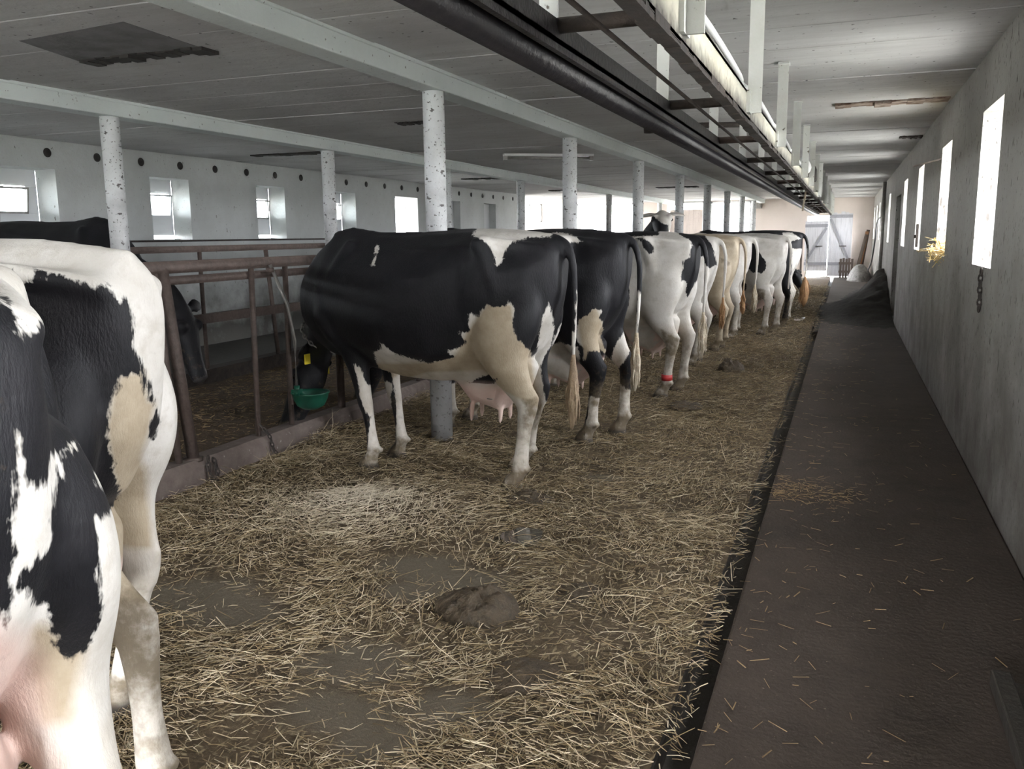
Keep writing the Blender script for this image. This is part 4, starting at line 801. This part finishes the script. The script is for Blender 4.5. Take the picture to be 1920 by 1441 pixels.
# ================================================================ dung, puddles, straw
M['dung'] = mat('dung', (0.062, 0.042, 0.022), 0.6, noise=[(18, (0.03, 0.021, 0.012), 0.9), (50, (0.10, 0.072, 0.04), 0.5)], bump=(38, 1.0))
def dung(x, y, rx, ry_, h, lab, seed):
    me = bpy.data.meshes.new('dung_pat'); bm = bmesh.new(); bmesh.ops.create_uvsphere(bm, u_segments=64, v_segments=32, radius=1)
    for v in bm.verts:
        c = v.co.copy(); a = math.atan2(c.y, c.x); rr_ = 1+.22*mnoise.noise(Vector((math.cos(a)*1.4, math.sin(a)*1.4, seed)))
        zz = max(-.25, c.z); lump = .42*mnoise.noise(Vector((c.x*2.6, c.y*2.6, seed+3)))+.20*mnoise.noise(Vector((c.x*6, c.y*6, seed+7)))+.16*mnoise.noise(Vector((c.x*14, c.y*14, seed+1)))
        v.co = (c.x*rx*rr_, c.y*ry_*rr_, h*(zz+lump*max(0, c.z)))
    bm.to_mesh(me); bm.free(); me.polygons.foreach_set('use_smooth', [True]*len(me.polygons))
    tag(link('dung_pat', me, 'dung', loc=(x, y, height(x, y)+.004)), lab, 'dung')
dung(-1.27, 2.92, .17, .145, .08, 'large lumpy brown dung pat in the foreground between the straw', 1)
dung(-1.56, 4.30, .13, .12, .05, 'brown dung pat under the hind hoof of the black cow', 2)
dung(-.98, 3.30, .13, .17, .03, 'dark flattened dung pat right of the foreground heap', 3)
dung(-1.10, 9.45, .13, .14, .11, 'dark clod of dung on the straw behind the red-banded cow', 4)
dung(-.92, 2.50, .15, .13, .03, 'thin brown smear of dung in the right foreground', 5)
dung(-1.22, 7.35, .16, .16, .03, 'trodden dung by the hoof of the red-banded cow', 6)
M['water'] = mat('dirty water', (0.075, 0.068, 0.055), 0.06, spec=.6)
def puddle(x, y, rx, ry_, z, lab, seed):
    q = MB(); n = 36; top = []; 
    for j in range(n):
        a = 2*PI*j/n; r = 1+.3*mnoise.noise(Vector((math.cos(a)*1.5, math.sin(a)*1.5, seed))); top.append((x+rx*r*math.cos(a), y+ry_*r*math.sin(a), z))
    q.add(top+[(a, b, z-.012) for a, b, c in top], [tuple(range(n))]+[(i, (i+1) % n, n+(i+1) % n, n+i) for i in range(n)]); tag(q.build('puddle', 'water'), lab, 'puddle')
puddle(-1.40, 3.76, .10, .12, .004, 'small grey puddle in the straw behind the black cow', 1)
puddle(-.68, 15.4, .11, .55, .02, 'shiny puddle on the far floor beside the gutter', 2)
puddle(-.63, 18.6, .09, .45, .02, 'farther shiny puddle beside the gutter', 3)

# straw
STALKS = 165000
def straw():
    r = np.random.RandomState(5); n = STALKS*2
    # candidates, denser towards the camera
    y = .75+(r.rand(n)**2.1)*24; x = r.uniform(-3.52, -.36, n)
    bare = np.zeros(n)
    for (a, b, c) in BARE: bare = np.maximum(bare, np.exp(-(((x-a)/c)**2+((y-b)/(c*.75))**2)*.9))
    cl = np.array([mnoise.noise(Vector((a*1.6, b*1.6, 9)))+.6*mnoise.noise(Vector((a*4, b*4, 4))) for a, b in zip(x, y)])
    dens = np.clip(.62+.75*cl, .1, 1)*(1-.94*np.clip(bare*1.25, 0, 1))
    dens = np.maximum(dens, np.exp(-((x+3.2)/.3)**2)*.95)
    dens = np.maximum(dens, np.exp(-((x+2.35)/.4)**2-((y-3.85)/.36)**2))
    dens *= np.where((x > -.45), .35, 1)
    ok = r.rand(n) < dens
    x, y, cl = x[ok][:STALKS], y[ok][:STALKS], cl[ok][:STALKS]; m = len(x)
    z0 = np.array([height(min(a, -.44), b) for a, b in zip(x, y)])
    far = np.clip(y/6, 1, 3)
    L = np.clip(r.lognormal(-3.05, .62, m), .012, .26)*np.where(y < 3, .95, 1); wd = r.uniform(.0008, .0021, m)*far**.7
    az = r.uniform(0, 2*PI, m); flow = np.array([mnoise.noise(Vector((a*.9, b*.9, 31)))*4 for a, b in zip(x, y)]); az = np.where(r.rand(m) < .6, flow+r.normal(0, .5, m), az)
    el = r.normal(.03, .14, m)+(r.rand(m) < .10)*r.uniform(.2, .75, m)
    layer = r.rand(m)**1.6*np.where(np.abs(x+3.2) < .28, .06, .04)*(.4+np.clip(cl+.5, 0, 1)); layer += (np.exp(-((x+2.35)/.4)**2-((y-3.85)/.36)**2))*.03*r.rand(m)
    d = np.stack([np.cos(az)*np.cos(el), np.sin(az)*np.cos(el), np.sin(el)], 1); s = np.stack([-np.sin(az), np.cos(az), np.zeros(m)], 1)
    c = np.stack([x, y, z0+.004+layer+np.abs(np.sin(el))*L*.42], 1)
    bend = (r.normal(0, .05, m)*L)[:, None]*s+np.outer(r.normal(.0, .05, m)*L, (0, 0, 1))
    V = np.zeros((m, 9, 3))
    for i, t in enumerate((-.5, 0, .5)):
        p = c+d*(L*t)[:, None]+(bend if t == 0 else 0)
        w = wd*(1 if t <= 0 else .75)
        V[:, i*3] = p-s*w[:, None]; V[:, i*3+1] = p+s*w[:, None]; V[:, i*3+2] = p+np.array((0, 0, 1))*(w*1.1)[:, None]
    base = (np.arange(m)*9)[:, None]
    Q = np.array([(0, 1, 4, 3), (1, 2, 5, 4), (2, 0, 3, 5), (3, 4, 7, 6), (4, 5, 8, 7), (5, 3, 6, 8)])
    F = (base[:, :, None]+Q[None]).reshape(-1, 4)
    me = bpy.data.meshes.new('straw_bedding'); nv = m*9; nf = len(F)
    me.vertices.add(nv); me.vertices.foreach_set('co', V.reshape(-1).astype('f')); me.loops.add(nf*4); me.loops.foreach_set('vertex_index', F.reshape(-1).astype('i')); me.polygons.add(nf)
    me.polygons.foreach_set('loop_start', np.arange(0, nf*4, 4, dtype='i')); me.polygons.foreach_set('loop_total', np.full(nf, 4, 'i')); me.update(); me.validate()
    pale = np.exp(-((x+2.35)/.42)**2-((y-3.85)/.38)**2)
    tone = np.clip(r.normal(.58, .30, m)+.42*pale-np.clip((y-4.5)/10, 0, .16), 0, 1)
    wet = np.clip(r.normal(.12, .22, m)+np.clip((y-4)/14, 0, .3)-.5*pale, 0, 1)
    for nm, v in (('tone', tone), ('wet', wet), ('pale', pale)):
        a = me.attributes.new(nm, 'FLOAT', 'POINT'); a.data.foreach_set('value', np.repeat(v, 9).astype('f'))
    mt = bpy.data.materials.new('straw'); mt.use_nodes = True; nt = mt.node_tree; p = nt.nodes['Principled BSDF']; p.inputs['Roughness'].default_value = .5; p.inputs['Specular IOR Level'].default_value = .35
    cr = N(nt, 'ShaderNodeValToRGB'); e = cr.color_ramp.elements; e[0].position = 0; e[0].color = (.075, .053, .028, 1); e[1].position = 1; e[1].color = (.62, .53, .375, 1); x1 = e.new(.5); x1.color = (.29, .215, .115, 1)
    nt.links.new(N(nt, 'ShaderNodeAttribute', attribute_name='tone').outputs['Fac'], cr.inputs[0])
    mx = N(nt, 'ShaderNodeMix', data_type='RGBA'); nt.links.new(N(nt, 'ShaderNodeAttribute', attribute_name='wet').outputs['Fac'], mx.inputs['Factor']); nt.links.new(cr.outputs[0], mx.inputs['A']); mx.inputs['B'].default_value = (.075, .05, .025, 1)
    m2 = N(nt, 'ShaderNodeMix', data_type='RGBA'); at = N(nt, 'ShaderNodeAttribute', attribute_name='pale'); mm = N(nt, 'ShaderNodeMath', operation='MULTIPLY'); mm.inputs[1].default_value = .55; nt.links.new(at.outputs['Fac'], mm.inputs[0])
    nt.links.new(mm.outputs[0], m2.inputs['Factor']); nt.links.new(mx.outputs['Result'], m2.inputs['A']); m2.inputs['B'].default_value = (.56, .50, .41, 1); nt.links.new(m2.outputs['Result'], p.inputs['Base Color'])
    tag(link('straw_bedding', me, mt), 'loose yellow straw bedding scattered over the cow stand', 'straw', kind='stuff')
straw()
def wb_(r):
    if r.rand() < .3: return -.31+abs(r.normal(0, .22)), 4.95+r.normal(0, .14), .008, .1
    x = -.33+abs(r.normal(0, .45)); x = min(x, .7); y = .8+r.rand()**1.7*14; return x, y, .006, .05
bits('walkway_straw', 900, wb_, 'chaff', 'stray straw bits on the dark walkway', 'straw', .012, .075, .0016, 12)
